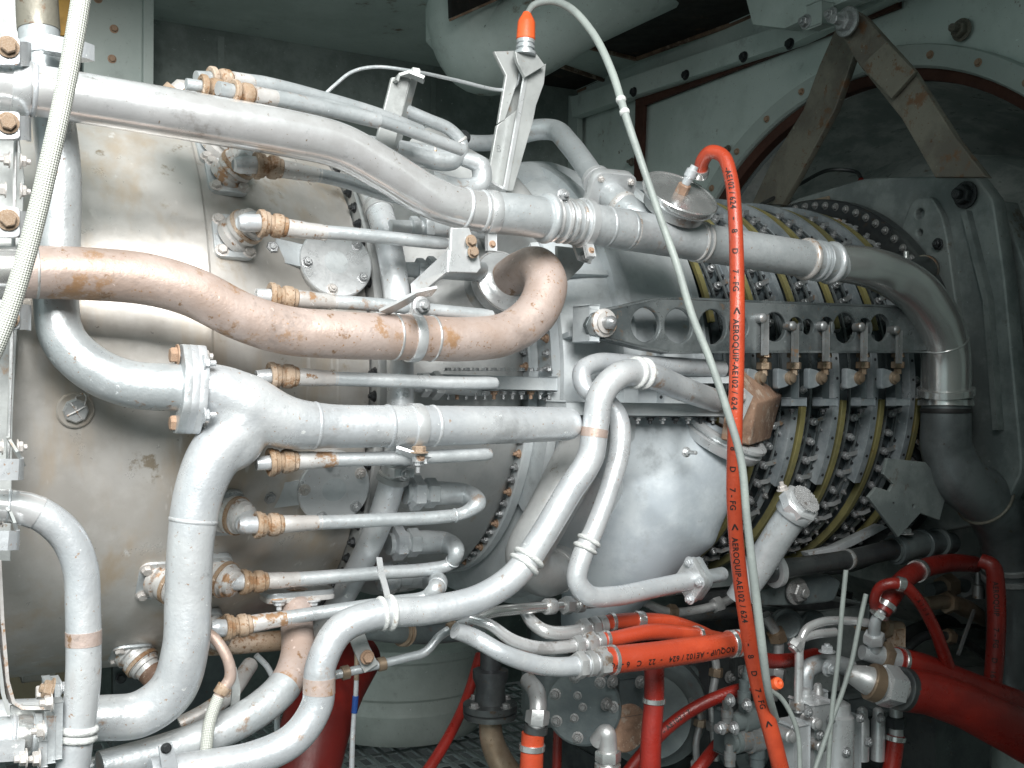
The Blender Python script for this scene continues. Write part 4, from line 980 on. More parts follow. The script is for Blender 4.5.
ct = thing('orange_connector', 'orange connector boot on a grey threaded gland, on top of the tall bracket', 'connector', P(525, 50, TB+.03))
u_ = (UP+AX*.04).normalized(); c = P(525, 55, TB+.03)
k = c.y/F
build(lathe(c, u_, [(0,11*k),(3*k,11*k),(3.5*k,8*k),(6*k,8*k),(6.5*k,9.5*k),(9*k,9.5*k),(9.5*k,8*k),(11*k,8*k),(11.5*k,9.2*k),(15*k,9.2*k)], 28), 'gland', 'silver2', ct)
build(lathe(c+u_*15*k, u_, [(0,8.8*k),(1*k,9.6*k),(3*k,9.4*k),(18*k,8.8*k),(21*k,7.6*k),(25*k,5.2*k),(28*k,3.9*k)], 28), 'boot', 'boot', ct)
t = mplate('shelf_bracket', 'bright bracket with two rusty bolts holding the second fuel rod', [
 ('upright', [(450, 228), (468, 228), (477, 250), (480, 268), (476, 273), (448, 272), (449, 252)], .62),
 ('shelf', [(412, 284), (449, 250), (448, 272), (414, 300)], [.52, .62, .62, .52])], 'alu', th=.005)
build(plate([P(x, y, .626) for x, y in ((467, 236), (476, 240), (477, 256), (468, 256))], th=.005), 'pad', 'brk', t)
bolt(t, P(471, 241, .632), NN, .0068, 'fit'); bolt(t, P(473, 252, .632), NN, .0068, 'fit')
t = mplate('gusset_bracket', 'dark triangular gusset bracket right of the pink elbow', [('web', [(556, 246), (592, 250), (580, 268), (556, 292)], .50)], 'brk')
build(plate([P(x, y, .56) for x, y in ((572, 244), (584, 246), (592, 256), (590, 264), (578, 260))], th=.004), 'lug', 'alu', t); bolt(t, P(584, 257, .565), NN, .007, 'bolt')
t = thing('hanging_strap', 'flat strap with a rusty bolt hanging under the serpentine pipe', 'strap', P(370, 640, .5))
build(strip([P(356, 634, .52), P(362, 650, .53), P(371, 668, .53)], .024, .004, AX+UP*.3), 'strap', 'brk', t); bolt(t, P(367, 657, .54), NN, .008, 'rbolt')
t = thing('thin_hanger', 'thin curved metal strip joining the hoop manifold to the cloth wrapped clamp', 'strap', P(385, 570, .5))
build(strip([P(379, 558, .50), P(381, 572, .53), P(386, 590, .56), P(389, 604, .58)], .009, .003, AX), 'strap', 'alu', t)
# thin tube under the serpentine
t, pa = pipe('drain_tube', 'thin silver tube with joints running under the serpentine pipe', 'tube',
 [(330, 676, .52, 9), (365, 668, .52, 9), (405, 658, .52, 9), (425, 652, .52, 9), (440, 636, .52, 9), (455, 627, .52, 9), (500, 612, .46, 9), (560, 606, .4, 9)], 'silver2', seg=16)
for x, y in ((345, 672), (382, 664), (452, 628)): ring(pa, (x, y), 8, 2.5, 'brass', t, 'joint', 'band')
# small tubes at lower left
t, pa = pipe('flexible_line', 'thin pink tube turning down into a braided line beside the Y pipe leg', 'tube',
 [(206, 632, .55, 11), (216, 640, .56, 11), (228, 660, .57, 11), (230, 678, .57, 12), (221, 692, .57, 11), (210, 720, .57, 11), (206, 750, .57, 11)], 'pink', seg=16)
build(sweep(pa, 18, pa.near(219, 696), pa.L[-1], dr=.0008), 'braid', 'braid', t); ring(pa, (222, 690), 9, 2, 'fit', t, 'ferrule', 'band')
t, pa = pipe('bent_tube', 'thin plain bent tube between the Y pipe leg and the pinkish drain pipe', 'tube', [(256, 655, .4, 6), (268, 668, .4, 6), (276, 690, .4, 6), (277, 740, .4, 6)], 'silver2', seg=12)
t, pa = pipe('rusty_cross_tube', 'rusty tube with fittings crossing behind the drain pipe at the lower left', 'tube',
 [(196, 648, .30, 16), (225, 646, .30, 18), (262, 642, .30, 20), (290, 640, .30, 20), (330, 645, .2, 18)], 'fit', seg=20)
build(strip([P(232, 668, .5), P(236, 690, .5), P(234, 715, .5)], .012, .004, AX), 'stay', 'brk', t)
t, pa = pipe('low_rusty_tube', 'rusty tube seen under the bend of the Y pipe near the bottom', 'tube', [(180, 725, .40, 17), (205, 712, .40, 17), (228, 695, .38, 17), (250, 665, .3, 16)], 'sleeve', seg=20)
t, pa = pipe('bottom_tube', 'dirty tube along the bottom edge left of the serpentine pipe', 'tube', [(60, 775, .50, 18), (110, 762, .50, 18), (160, 756, .50, 16)], 'silver2', seg=20)
t = mplate('drilled_tab', 'small pale tab with a hole standing at the bottom edge', [('tab', [(158, 745), (172, 743), (180, 775), (162, 775)], .64)], 'silver'); 
bolt(t, P(166, 748, .645), NN, .005, 'dbolt')
# ================================================================ LEFT EDGE BRACKETS
for i, (y0, y1, yb, lab) in enumerate(((38, 66, 47, 'white clamp block with a rusty bolt above the manifold pipe at the left edge'), (112, 140, 123, 'white clamp block with a rusty bolt just below the manifold pipe at the left edge'),
      (207, 238, 220, 'white clamp block with a rusty bolt just above the pink pipe at the left edge'), (300, 330, 318, 'white clamp block partly behind the braided sleeve below the pink pipe'))):
    b_ = thing('clamp_block', lab, 'clamp', P(8, yb, .66), 'clamp blocks at the left edge')
    build(plate(rounded([P(x, y, .66) for x, y in ((-30, y0), (20, y0), (20, y1), (-30, y1))], .15), th=.006), 'plate', 'silver', b_)
    build(strip([P(18, (y0+y1)/2+2, .66), P(26, (y0+y1)/2+2, .65), P(29, (y0+y1)/2+3, .63), P(29, (y0+y1)/2+4, .60)], (y1-y0)*1.0*P(20,50,.66).y/F*.85, .005, UP), 'return_lip', 'silver', b_)
    bolt(b_, P(8, yb, .666), NN, .0092, 'fit')
for i, (y0, y1, x1, lab) in enumerate(((459, 480, 22, 'pale U shaped clip at the left edge above the corner pipe'), (531, 550, 18, 'pale U shaped clip at the left edge below the corner pipe'))):
    b_ = thing('edge_clip', lab, 'clip', P(8, y0, .74), 'clips at the left edge')
    h = (y1-y0)*P(8, 470, .74).y/F; ym = (y0+y1)/2
    build(strip([P(-30, ym, .76), P(8, ym, .76), P(x1-5, ym, .755), P(x1-1, ym, .745), P(x1, ym-1, .73), P(x1-1, ym-3, .66)], h, .004, UP), 'strap', 'silver', b_)
    build(strip([P(x1-1, y0, .735), P(12, y0-14, .72), P(8, y0-22, .72)], .03, .003, NN), 'stay', 'brk', b_)
    for xx_ in (3, 17): bolt(b_, P(xx_, y0-12, .70), AX*(1 if xx_ > 9 else -1), .0065, 'sleeve', stub=.6)
t, pa = pipe('upright_rod', 'thin upright rod at the far left edge between the clamp blocks and clips', 'rod', [(16, 130, .63, 4), (14, 210, .63, 4), (12, 330, .66, 4), (8, 460, .68, 4)], 'steel2', seg=10)
for q in ((10, 160), (20, 161), (6, 190), (20, 191)): bolt(t, P(*q, .64), AX if q[0] > 15 else -AX, .007, 'sleeve', stub=.6)
t = thing('edge_channel', 'dark steel channel running down behind the clamp blocks at the left edge', 'channel', P(8, 300, .56))
build(plate([P(x, y, .555) for x, y in ((-40, 90), (12, 90), (24, 180), (12, 420), (10, 560), (-40, 560))], th=.02), 'web', 'brk', t)
t = thing('angle_frame', 'long pale angle bracket turning right near the bottom left corner', 'bracket', P(10, 600, .66))
build(strip([P(-2, 560, .66), P(1, 620, .66), P(6, 680, .66), P(12, 702, .66), P(22, 708, .66), P(66, 708, .66)], .012, .004, NN+UP*.2+AX*.2), 'edge', 'sleeve', t)
build(plate(rounded([P(x, y, .65) for x, y in ((10, 705), (66, 706), (66, 716), (50, 722), (18, 724), (10, 718))], .1), th=.004), 'web', 'brk', t)
build(strip([P(-8, 570, .66), P(-4, 640, .66), P(2, 690, .66), P(8, 712, .66)], .03, .004, NN), 'side', 'brk', t)
cf = thing('pipe_coupling', 'bolted coupling on the pipe at the bottom left corner', 'coupling', P(40, 740, .66))
pc = Path([(-30, 737, .66, 40), (0, 737, .66, 40), (60, 735, .66, 38)])
build(sweep(pc, 32), 'tube', 'silver2', cf)
ring(pc, (12, 737), 5, 2.5, 'silver', cf, 'lip'); ring(pc, (23, 737), 14, 2, 'chrome', cf, 'band', 'band'); ring(pc, (36, 736), 7, 3, 'silver2', cf, 'lip', 'band')
for x, y0, y1 in ((42, 738, 764), (50, 714, 760), (57, 700, 756)):
    build(box(P(x, (y0+y1)/2, .71), AX*.0045, NN*.012, UP*(y1-y0)/2*P(x, 740, .71).y/F), 'flange_plate', 'silver2', cf)
for q in ((27, 758), (40, 758), (44, 730), (52, 702)): bolt(cf, P(*q, .73), -AX, .008, 'sleeve', stub=.6)
bolt(cf, P(52, 690, .72), (UP*.3-AX).normalized(), .010, 'fit', stub=.3)
build(strip([P(-10, 752, .72), P(24, 750, .72)], .022, .006, UP), 'handle', 'silver', cf)
sf = thing('small_flange', 'small bolted flange pair behind the corner pipe above the angle bracket', 'flange', P(48, 694, .6))
for x in (47, 56): build(box(P(x, 694, .60), AX*.004, NN*.02, UP*.018), 'flange_plate', 'silver2', sf)
bolt(sf, P(43, 692, .62), -AX, .008, 'sleeve'); bolt(sf, P(60, 688, .62), AX, .007, 'silver', stub=1.4)
# ================================================================ LID DISC WITH HOSE
c = P(681, 193, .60); dn = (P(700, 172, .66)-c).normalized(); dn = V((.33, -.59, .78)).normalized()
dk = thing('round_lid', 'mirror bright round lid with a brown fitting under the top of the orange hose', 'lid', c)
k = c.y/F; r = 40*k
build(lathe(c-dn*.016, dn, [(0,r*.9),(.004,r*.97),(.010,r),(.016,r),(.018,r*.975),(.0178,r*.94),(.0165,r*.92),(.0172,r*.5),(.0165,0)], 64), 'disc', 'disc', dk)
build(lathe(c-dn*.034, dn, [(0,r*.80),(.020,r*.86)], 48), 'body', 'steel2', dk)
build(lathe(c, dn, [(-.004,.011),(.016,.011),(.018,.009)], 6), 'brown_fitting', 'rust', dk)
build(lathe(c+dn*.016, (dn*.7+AX*.25+UP*.35).normalized(), [(0,.007),(.012,.008),(.014,.010),(.026,.010),(.028,.007),(.034,.007)], 16), 'nipple', 'silver', dk)
# ================================================================ HOSES AND CABLES
t, pa = pipe('braided_sleeve', 'thick pale braided sleeve hanging down across the pipes at the far left', 'hose',
 [(84, -20, .80, 19), (76, 30, .80, 19), (66, 85, .80, 19), (52, 150, .80, 19), (38, 210, .79, 19), (22, 270, .78, 19), (4, 325, .77, 19), (-20, 380, .76, 19)], 'braid', seg=40)
t, pa = pipe('orange_hose', 'long orange hose looping from the round lid down across the whole engine', 'hose',
 [(700, 174, .60, 14), (703, 160, .62, 14), (711, 152, .64, 14), (723, 156, .66, 14), (731, 178, .68, 14), (735, 215, .70, 14), (737, 280, .71, 15), (737, 350, .72, 15), (735, 430, .72, 15), (734, 500, .71, 15), (738, 560, .70, 15), (746, 620, .70, 15), (757, 680, .70, 16), (772, 735, .70, 17), (786, 790, .70, 17)], 'orange', seg=30, wob=.012)
ring(pa, (700, 172), 9, 1.6, 'chrome', t, 'hose_clamp', 'band')
sz = .0124
for s, y in (('-AE102 / 624', 170), ('8', 231), ('D', 250), ('7 - FG', 270), ('AEROQUIP-AE102 / 624', 321), ('8', 446), ('D', 466), ('7 - FG', 486), ('AEROQUIP-AE102 / 624', 536), ('8', 654), ('D', 672), ('7 - FG', 690)):
    write_on(pa, s, pa.near(735, y), sz, t, ang=-.15)
for y in (219, 308, 436, 522, 642, 725):
    p = pa.near(735, y); write_on(pa, '-' if y in (219, 436, 642) else '<', p, sz*(1.2 if y in (219, 436, 642) else 1.6), t, ang=-.05)
t, pa = pipe('sensor_cable', 'thin grey green cable from the orange connector hanging down beside the orange hose', 'cable',
 [(527, 14, .43, 6), (534, 5, .44, 7), (550, 1, .46, 7.5), (570, 8, .50, 8), (592, 32, .54, 8), (612, 72, .60, 8), (627, 120, .64, 8), (644, 170, .66, 7.4), (661, 220, .68, 7.6), (677, 265, .70, 7.8), (692, 315, .72, 7.8), (710, 360, .74, 7.8), (727, 410, .76, 8), (741, 460, .77, 8), (747, 520, .77, 8), (754, 580, .77, 9), (760, 630, .76, 9), (768, 690, .74, 8), (776, 720, .7, 7)], 'cable', seg=18)
for x, y in ((622, 100), (625, 112)): ring(pa, (x, y), 6, 1.6, 'tape', t, 'tape_wrap')
# thin cables lower right
for pts, lab, w in (([(846, 570), (842, 610), (838, 660), (832, 710), (827, 790)], 'thin grey cable hanging straight down at the lower right, left of its twin', 5),
                 ([(866, 594), (858, 630), (852, 660), (843, 690), (832, 720), (808, 790)], 'thin grey cable slanting to the lower left across its twin', 5),
                 ([(770, 690), (780, 697), (790, 712), (798, 735), (800, 790)], 'thin grey cable running from the small orange plug to the bottom edge', 5)):
    pr = Path([(x, y, .62, w) for x, y in pts]); o = build(sweep(pr, 12), 'cable', 'cable'); tag(o, lab, 'cable')
t, pa = pipe('blue_banded_cable', 'pale thin cable with a blue band dropping in front of the white tank', 'cable',
 [(357, 640, .3, 4), (356, 690, .3, 5), (353, 730, .3, 5), (351, 790, .3, 6)], 'silver', seg=12)
build(sweep(pa, 14, pa.near(355, 696), pa.near(354, 713), dr=.001), 'band', 'blue', t)
build(sweep(pa, 14, 0, pa.near(356, 680), dr=.0005), 'brown_section', 'brass', t)
# orange bundle in the lower middle
def hose(name, lab, pts, m, w=None, txt=None, ferr='orange', clamps=(), nut=None, **kw):
    t, pr = pipe(name, lab, 'hose', pts, m, seg=28, wob=.014, **kw)
    for c_ in clamps: ring(pr, c_[:2], c_[2] if len(c_) > 2 else 5, 1.6, 'chrome', t, 'hose_clamp', 'band')
    if nut:
        for (x, y, w_, d_, mm) in nut: ring(pr, (x, y), w_, d_, mm, t, 'end_nut', 'hex')
    return t, pr
t, pr = hose('orange_hose', 'thickest and lowest of the bundled orange hoses in the lower middle', [(600, 661, .60, 25), (612, 660, .60, 27), (650, 656, .60, 27), (700, 649, .60, 26), (738, 643, .60, 24), (745, 643, .60, 22)], 'orange', clamps=((612, 660, 4), (731, 644, 5), (738, 643, 5)), group='bundled orange hoses')
write_on(pr, 'ROQUIP - AE102 / 624   -  22   C   6 - FG', pr.near(726, 640), .0128, t, ang=-.45, flip=-1)
hose('orange_hose', 'middle one of the bundled orange hoses in the lower middle', [(598, 640, .55, 15), (612, 639, .55, 15), (650, 632, .55, 16), (690, 634, .54, 15), (725, 640, .50, 14)], 'orange', clamps=((606, 640, 4), (697, 635, 5)), group='bundled orange hoses')
hose('orange_hose', 'uppermost of the bundled orange hoses in the lower middle', [(598, 624, .50, 15), (612, 622, .50, 15), (640, 620, .50, 15), (670, 622, .50, 14), (700, 632, .48, 14), (720, 642, .46, 13)], 'orange', clamps=((612, 622, 4), (639, 620, 9)), group='bundled orange hoses')
# metal elbows feeding them
def feed(lab, pts, nuts, m='silver'):
    t, pr = pipe('feed_tube', lab, 'tube', pts, m, seg=26, group='tubes feeding the orange hoses')
    for (x, y, w_, d_, st) in nuts: ring(pr, (x, y), w_, d_, 'steel2', t, 'end_nut', st)
feed('thick silver tube feeding the lowest orange hose', [(455, 630, .58, 17), (475, 638, .58, 18), (500, 652, .60, 18), (530, 663, .60, 19), (560, 667, .60, 19), (606, 661, .60, 20)], ((580, 665, 10, 4, 'hex'), (590, 664, 8, 3, 'band'), (601, 662, 13, 5, 'hex')))
feed('middle bright tube feeding the orange hoses', [(470, 618, .52, 10), (490, 625, .54, 11), (512, 640, .55, 13), (540, 648, .55, 13), (565, 647, .55, 13), (604, 640, .55, 13)], ((578, 645, 10, 3, 'hex'), (590, 642, 12, 4, 'hex'), (600, 640, 6, 2.5, 'band')), 'steel')
feed('short bright curl tube feeding the uppermost orange hose', [(525, 612, .46, 11), (532, 622, .48, 13), (545, 631, .50, 14), (565, 633, .50, 14), (604, 624, .50, 13)], ((584, 630, 10, 4, 'hex'), (594, 627, 10, 3.5, 'hex'), (602, 625, 8, 3, 'band')), 'steel')
feed('straight chrome tube with a brown fitting above the orange hoses', [(470, 622, .50, 10), (490, 613, .50, 11), (520, 609, .50, 11), (556, 606, .48, 10), (590, 604, .46, 9), (690, 588, .40, 9)], ((550, 606, 12, 3, 'band'), (567, 605, 12, 4, 'hex'), (579, 604, 10, 3, 'band')), 'chrome')
# red hoses
hose('red_hose', 'upright red hose with a pale clamp in front of the grey pump', [(654, 655, .50, 20), (654, 700, .50, 20), (651, 740, .50, 21), (650, 800, .50, 22)], 'red', clamps=((654, 700, 5),))
t, pr = hose('red_hose', 'thin red hose rising to the right behind the upright one, with black lettering', [(615, 790, .35, 13), (640, 757, .36, 13), (665, 730, .38, 13), (695, 708, .40, 13), (732, 692, .42, 13), (775, 682, .42, 13)], 'red')
write_on(pr, '624 - AE102 / 7', pr.near(655, 742), .012, t)
hose('red_hose', 'short thin red hose at the bottom edge beside the valve block', [(680, 790, .35, 13), (704, 762, .35, 13), (722, 740, .33, 13), (748, 722, .28, 13)], 'red')
t, pr = hose('orange_hose', 'short orange hose with a steel elbow at the bottom edge left of the pump', [(533, 733, .45, 23), (532, 750, .45, 23), (530, 800, .45, 24)], 'orange', clamps=((532, 747, 6),))
t, pr = pipe('hose_elbow', 'worn steel elbow and nut on top of the short orange hose', 'elbow', [(528, 680, .38, 16), (537, 694, .43, 18), (538, 710, .45, 17), (535, 735, .45, 18)], 'steel2')
ring(pr, (537, 717), 14, 3, 'steel2', t, 'end_nut', 'hex'); ring(pr, (535, 729), 8, 3, 'dark', t, 'ferrule', 'band')
t, pr = pipe('hose_elbow', 'worn steel elbow and nut in front of the grey pump at the bottom edge', 'elbow', [(596, 742, .46, 15), (606, 733, .48, 18), (608, 745, .48, 18), (606, 800, .48, 19)], 'steel2')
ring(pr, (607, 756), 12, 3.5, 'chrome', t, 'end_nut', 'hex'); ring(pr, (606, 766), 5, 4, 'chrome', t, 'ferrule', 'band')
t, pr = hose('red_hose', 'thin dark red hose slanting down over the grating floor', [(480, 655, .0, 10), (466, 700, .05, 10), (448, 738, .1, 11), (415, 790, .15, 12)], 'red')
hose('red_hose', 'thin dark red hose dropping beside the short orange hose', [(560, 690, .2, 8), (558, 730, .2, 9), (556, 790, .2, 10)], 'red')
hose('red_hose', 'dark red hose crossing behind the long orange hose to the right', [(738, 645, .50, 17), (765, 660, .46, 15), (790, 660, .42, 14), (815, 655, .38, 14)], 'red')
t, pr = hose('red_hose', 'thickest red hose running out to the right edge', [(905, 690, .62, 42), (930, 694, .63, 43), (965, 706, .65, 45), (1005, 726, .67, 48), (1060, 756, .70, 52)], 'red')
t2, pr2 = pipe('hose_fitting', 'big steel hex fitting on the end of the thickest red hose', 'fitting', [(846, 672, .58, 16), (862, 678, .60, 26), (872, 682, .61, 30), (912, 691, .62, 32)], 'steel2')
ring(pr2, (873, 682), 8, 4, 'brass', t2, 'shoulder', 'band'); ring(pr2, (888, 686), 22, 5, 'alu', t2, 'hex_nut', 'hex'); ring(pr2, (902, 689), 9, 6, 'dark', t2, 'ferrule', 'band')
t, pr = hose('red_hose', 'second thickest red hose just above the thickest one at right', [(895, 660, .52, 26), (925, 668, .53, 27), (965, 684, .55, 28), (1060, 722, .58, 30)], 'red', clamps=((900, 661, 4),))
t2, pr2 = pipe('hose_fitting', 'pale tee fitting on the end of the second thickest red hose', 'fitting', [(862, 652, .50, 15), (878, 655, .51, 20), (896, 660, .52, 24)], 'silver2')
ring(pr2, (884, 657), 9, 4, 'brass', t2, 'hex_nut', 'hex')
pu = Path([(874, 655, .51, 13), (874, 638, .52, 13), (876, 620, .53, 11), (884, 608, .54, 10)]); build(sweep(pu, 20), 'upright_stem', 'silver2', t2)
ring(pu, (874, 638), 11, 4, 'alu', t2, 'hex_nut', 'hex'); ring(pu, (879, 614), 6, 4, 'chrome', t2, 'hex_nut', 'hex')
t, pr = hose('red_hose', 'red hose rising from the tee fitting and bending right into the dark', [(882, 612, .54, 17), (890, 598, .54, 20), (904, 580, .52, 20), (925, 568, .48, 19), (950, 563, .44, 18), (975, 564, .40, 16)], 'red', clamps=((886, 606, 5), (918, 571, 9)))
t, pr = hose('red_hose', 'slim red hose hooking over and down towards the second thickest red hose', [(877, 612, .52, 11), (875, 598, .54, 11), (882, 586, .56, 11), (900, 584, .58, 12), (918, 600, .58, 12), (934, 628, .57, 12), (948, 666, .55, 13)], 'red', clamps=((900, 585, 6),))
write_on(pr, '-  A  7  D  8  -', pr.near(912, 594), .010, t)
t, pr = hose('red_hose', 'upright red hose with black lettering close to the right edge', [(980, 560, .52, 14), (992, 566, .54, 16), (996, 590, .54, 18), (996, 640, .54, 18), (992, 690, .54, 18)], 'red')
write_on(pr, 'AEROQUIP     7 - FG    D   16', pr.near(996, 578), .0145, t)
hose('red_hose', 'short upright red hose under the thickest red hose', [(896, 735, .5, 17), (893, 760, .5, 17), (885, 800, .5, 18)], 'red', clamps=((896, 738, 5),))
hose('red_hose', 'dim thin red hose hanging below the thickest red hose near the right edge', [(958, 730, .3, 9), (962, 800, .3, 9)], 'red')
t, pr = pipe('lower_fitting', 'steel fitting joining the short upright red hose', 'fitting', [(896, 705, .5, 12), (896, 740, .5, 15)], 'steel2'); ring(pr, (896, 722), 12, 3, 'dark', t, 'hex_nut', 'hex')
# orange plug
o = build(lathe(P(776, 684, .62), (NN+UP*.5).normalized(), [(-.01,.009),(.004,.011),(.008,.010),(.010,.005),(.006,.0)], 24), 'orange_plug', 'boot'); tag(o, 'small orange cap with a white centre beside the long orange hose at lower right', 'cap')
# ================================================================ TUBES AT LOWER RIGHT
t, pr = pipe('vent_tube', 'silver tube rising to a wire mesh covered end in front of the vane rings', 'tube', [(738, 600, .50, 26), (760, 565, .53, 30), (782, 530, .57, 31), (800, 504, .60, 32)], 'silver2', seg=36)
ring(pr, (795, 511), 12, 3, 'silver2', t, 'end_collar', 'band')
p, tt, r = pr.at(pr.L[-1])
build(lathe(p, (tt+NN*.5).normalized(), [(-.016,.030),(-.012,.038),(.004,.038),(.007,.035),(.008,.029),(.014,.028),(.014,.0)], 8), 'cap', 'alu', t)
nn = (tt+NN*.5).normalized(); xx, yy, _ = basis(nn, UP); mm = MB()
for i in range(-5, 6):
    for d, e in ((xx+yy, xx-yy), (xx-yy, xx+yy)):
        d = d.normalized(); e = e.normalized(); w_ = math.sqrt(max(0, .027**2-(i*.0052)**2))
        if w_ > .004: box(p+nn*.017+e*(i*.0052), d*w_, e*.0012, nn*.0012, mm)
build(mm, 'wire_mesh', 'steel', t)
bolt(t, P(783, 490, .62), (UP-AX*.3).normalized(), .008, 'sleeve', stub=.8)
t, pr = pipe('strut_tube', 'dark steel strut tube with a pale collar at its left end', 'tube', [(746, 574, .45, 30), (765, 572, .46, 24), (800, 566, .46, 18), (850, 559, .44, 19), (893, 549, .42, 20)], 'dark', seg=28)
ring(pr, (775, 571), 7, 6, 'alu', t, 'end_collar', 'band'); ring(pr, (752, 573), 18, 3, 'silver2', t, 'end_bell', 'vee'); ring(pr, (847, 559), 5, 1.2, 'steel2', t, 'band', 'band')
o = build(sweep(Path([(764, 567, .52, 4), (770, 562, .52, 5), (775, 558, .52, 2)]), 12), 'yellow_tie', 'ybit'); tag(o, 'tiny yellow plastic tie at the left end of the dark strut tube', 'tie')
t, pr = pipe('tee_block', 'grey pipe tee with a bolt on top at the right end of the strut tube', 'fitting', [(893, 550, .42, 24), (905, 548, .42, 26), (930, 543, .40, 24), (950, 543, .38, 22)], 'pump', seg=26)
for x in (896, 922, 938): ring(pr, (x, 547), 6, 3, 'pump', t, 'rib', 'band')
bolt(t, P(905, 534, .44), UP, .013, 'steel2', stub=.5)
o = build(plate([P(x, y, .38) for x, y in ((804, 552), (830, 547), (878, 524), (884, 527), (850, 545), (832, 552), (806, 556))], th=.02), 'pale_strip', 'silver2'); tag(o, 'pale bent strip above the dark strut tube', 'strip')
o = plate([P(x, y, .48) for x, y in ((886, 458), (924, 462), (946, 490), (938, 520), (919, 513), (897, 537), (867, 497), (875, 487), (888, 491), (892, 484), (882, 474))], [(P(892, 503, .48), .004), (P(912, 506, .48), .004)], th=.006)
o = build(o, 'cut_plate', 'dplate'); tag(o, 'dark steel plate with a notch below the vane rings and left of the dark elbow', 'plate')
t = thing('lug_bracket', 'grey bracket with a big bolt eye under the strut tube collar', 'bracket', P(790, 590, .4))
build(plate(rounded([P(x, y, .40) for x, y in ((745, 590), (780, 582), (820, 572), (835, 580), (828, 600), (790, 604), (750, 604))], .2), th=.03, bev=.004), 'arm', 'pump', t)
bolt(t, P(796, 591, .43), NN, .020, 'lever', stub=.4)
# chrome U tubes
for pts, w, lab in (([(798, 712), (799, 670), (800, 645), (806, 630), (822, 622), (850, 621), (874, 624)], 9, 'bright upright tube bending right in an inverted L above the valve body'),
      ([(792, 650), (800, 640), (812, 635), (835, 632)], 9, 'shorter bright bent tube nested behind the inverted L tube'),
      ([(803, 700), (806, 672), (815, 665), (835, 664), (850, 668)], 18, 'thick pale elbow tube above the valve body')):
    t, pr = pipe('bright_tube', lab, 'tube', [(x, y, .50 if w < 10 else .45, w) for x, y in pts], 'steel' if w < 10 else 'silver2', seg=20)
    if w > 10: bolt(t, P(827, 652, .5), UP, .012, 'silver', stub=.3); bolt(t, P(828, 668, .5), NN, .012, 'silver2', stub=.3)
    else: ring(pr, 0.012, 8, 3, 'steel2', t, 'end_nut', 'hex')
for i, (x, y, r_, lab) in enumerate(((787, 625, 17, 'round grey wheel left of its twin behind the bright upright tube'), (813, 625, 15, 'round grey wheel right of its twin behind the bright upright tube'))):
    o = build(lathe(P(x, y, .30), (NN-AX*.5).normalized(), [(-.03, r_*.8*.0021), (-.002, r_*.0021), (.004, r_*.0020), (.006, r_*.0016), (.004, r_*.0014), (.004, 0)], 36), 'wheel', 'pump'); tag(o, lab, 'wheel', 'grey wheels')
# ================================================================ PUMP
pc_ = P(583, 707, .36); pn = (NN*.72-AX*.6+UP*.1).normalized(); xx, yy, _ = basis(pn, UP)
pm = thing('gearbox_pump', 'grey cast pump with a bolted round cover in the shadow below the orange hoses', 'pump', pc_)
build(lathe(pc_-pn*.10, pn, [(0,.075),(.05,.078),(.054,.066),(.085,.064),(.088,.070),(.10,.070),(.103,.066),(.103,.0)], 48), 'housing', 'pump', pm)
for k in range(7):
    a = 2*PI*k/7+.3; bolt(pm, pc_+pn*.003+(xx*math.cos(a)+yy*math.sin(a))*.055, pn, .008, 'lever', stub=.5)
for a, b in ((0,0), (.02,.01), (-.02,.015)): bolt(pm, pc_+pn*.003+xx*a+yy*b, pn, .006, 'lever')
pb_ = P(650, 712, .22)
build(lathe(pb_-pn*.12, pn, [(0,.10),(.04,.115),(.10,.115),(.12,.10),(.14,.09),(.17,.085),(.17,0)], 40), 'gear_case', 'pump', pm)
build(box(P(628, 690, .34), AX*.05, NN*.04, UP*.035), 'flange_block', 'pump', pm)
for q in ((606, 704), (612, 682), (640, 682)): bolt(pm, P(*q, .40), NN, .009, 'lever', stub=.3)
build(lathe(P(627, 728, .38), NN, [(-.02,.045),(.0,.045),(.003,.042),(.003,0)], 30), 'rusty_cap', 'rust', pm)
bp_ = thing('pale_canister', 'dim pale canister left of the pump behind the orange hose elbow', 'canister', P(548, 705, .1))
build(lathe(P(550, 725, .1), UP, [(0,.02),(.01,.05),(.03,.06),(.12,.06),(.15,.045),(.2,.04)], 32), 'shell', 'pump', bp_)
fp2 = thing('flanged_drain', 'dark steel flanged drain pipe standing on the grating', 'pipe', P(492, 715, .2))
c = P(490, 717, .2)
build(lathe(c, UP, [(0,.05),(.010,.052),(.012,.048),(.014,.052),(.026,.052),(.028,.03),(.06,.028),(.075,.034),(.09,.034),(.092,.02),(.14,.02)], 36), 'flange', 'dark', fp2)
build(sweep(Path([(490, 718, .2, 22), (492, 740, .2, 24), (500, 760, .2, 26), (520, 790, .2, 28)]), 24), 'drain_tube', 'brass', fp2)
for a in range(4): bolt(fp2, c+UP*.026+(NN*math.cos(a*PI/2+.3)+AX*math.sin(a*PI/2+.3))*.042, UP, .008, 'lever')
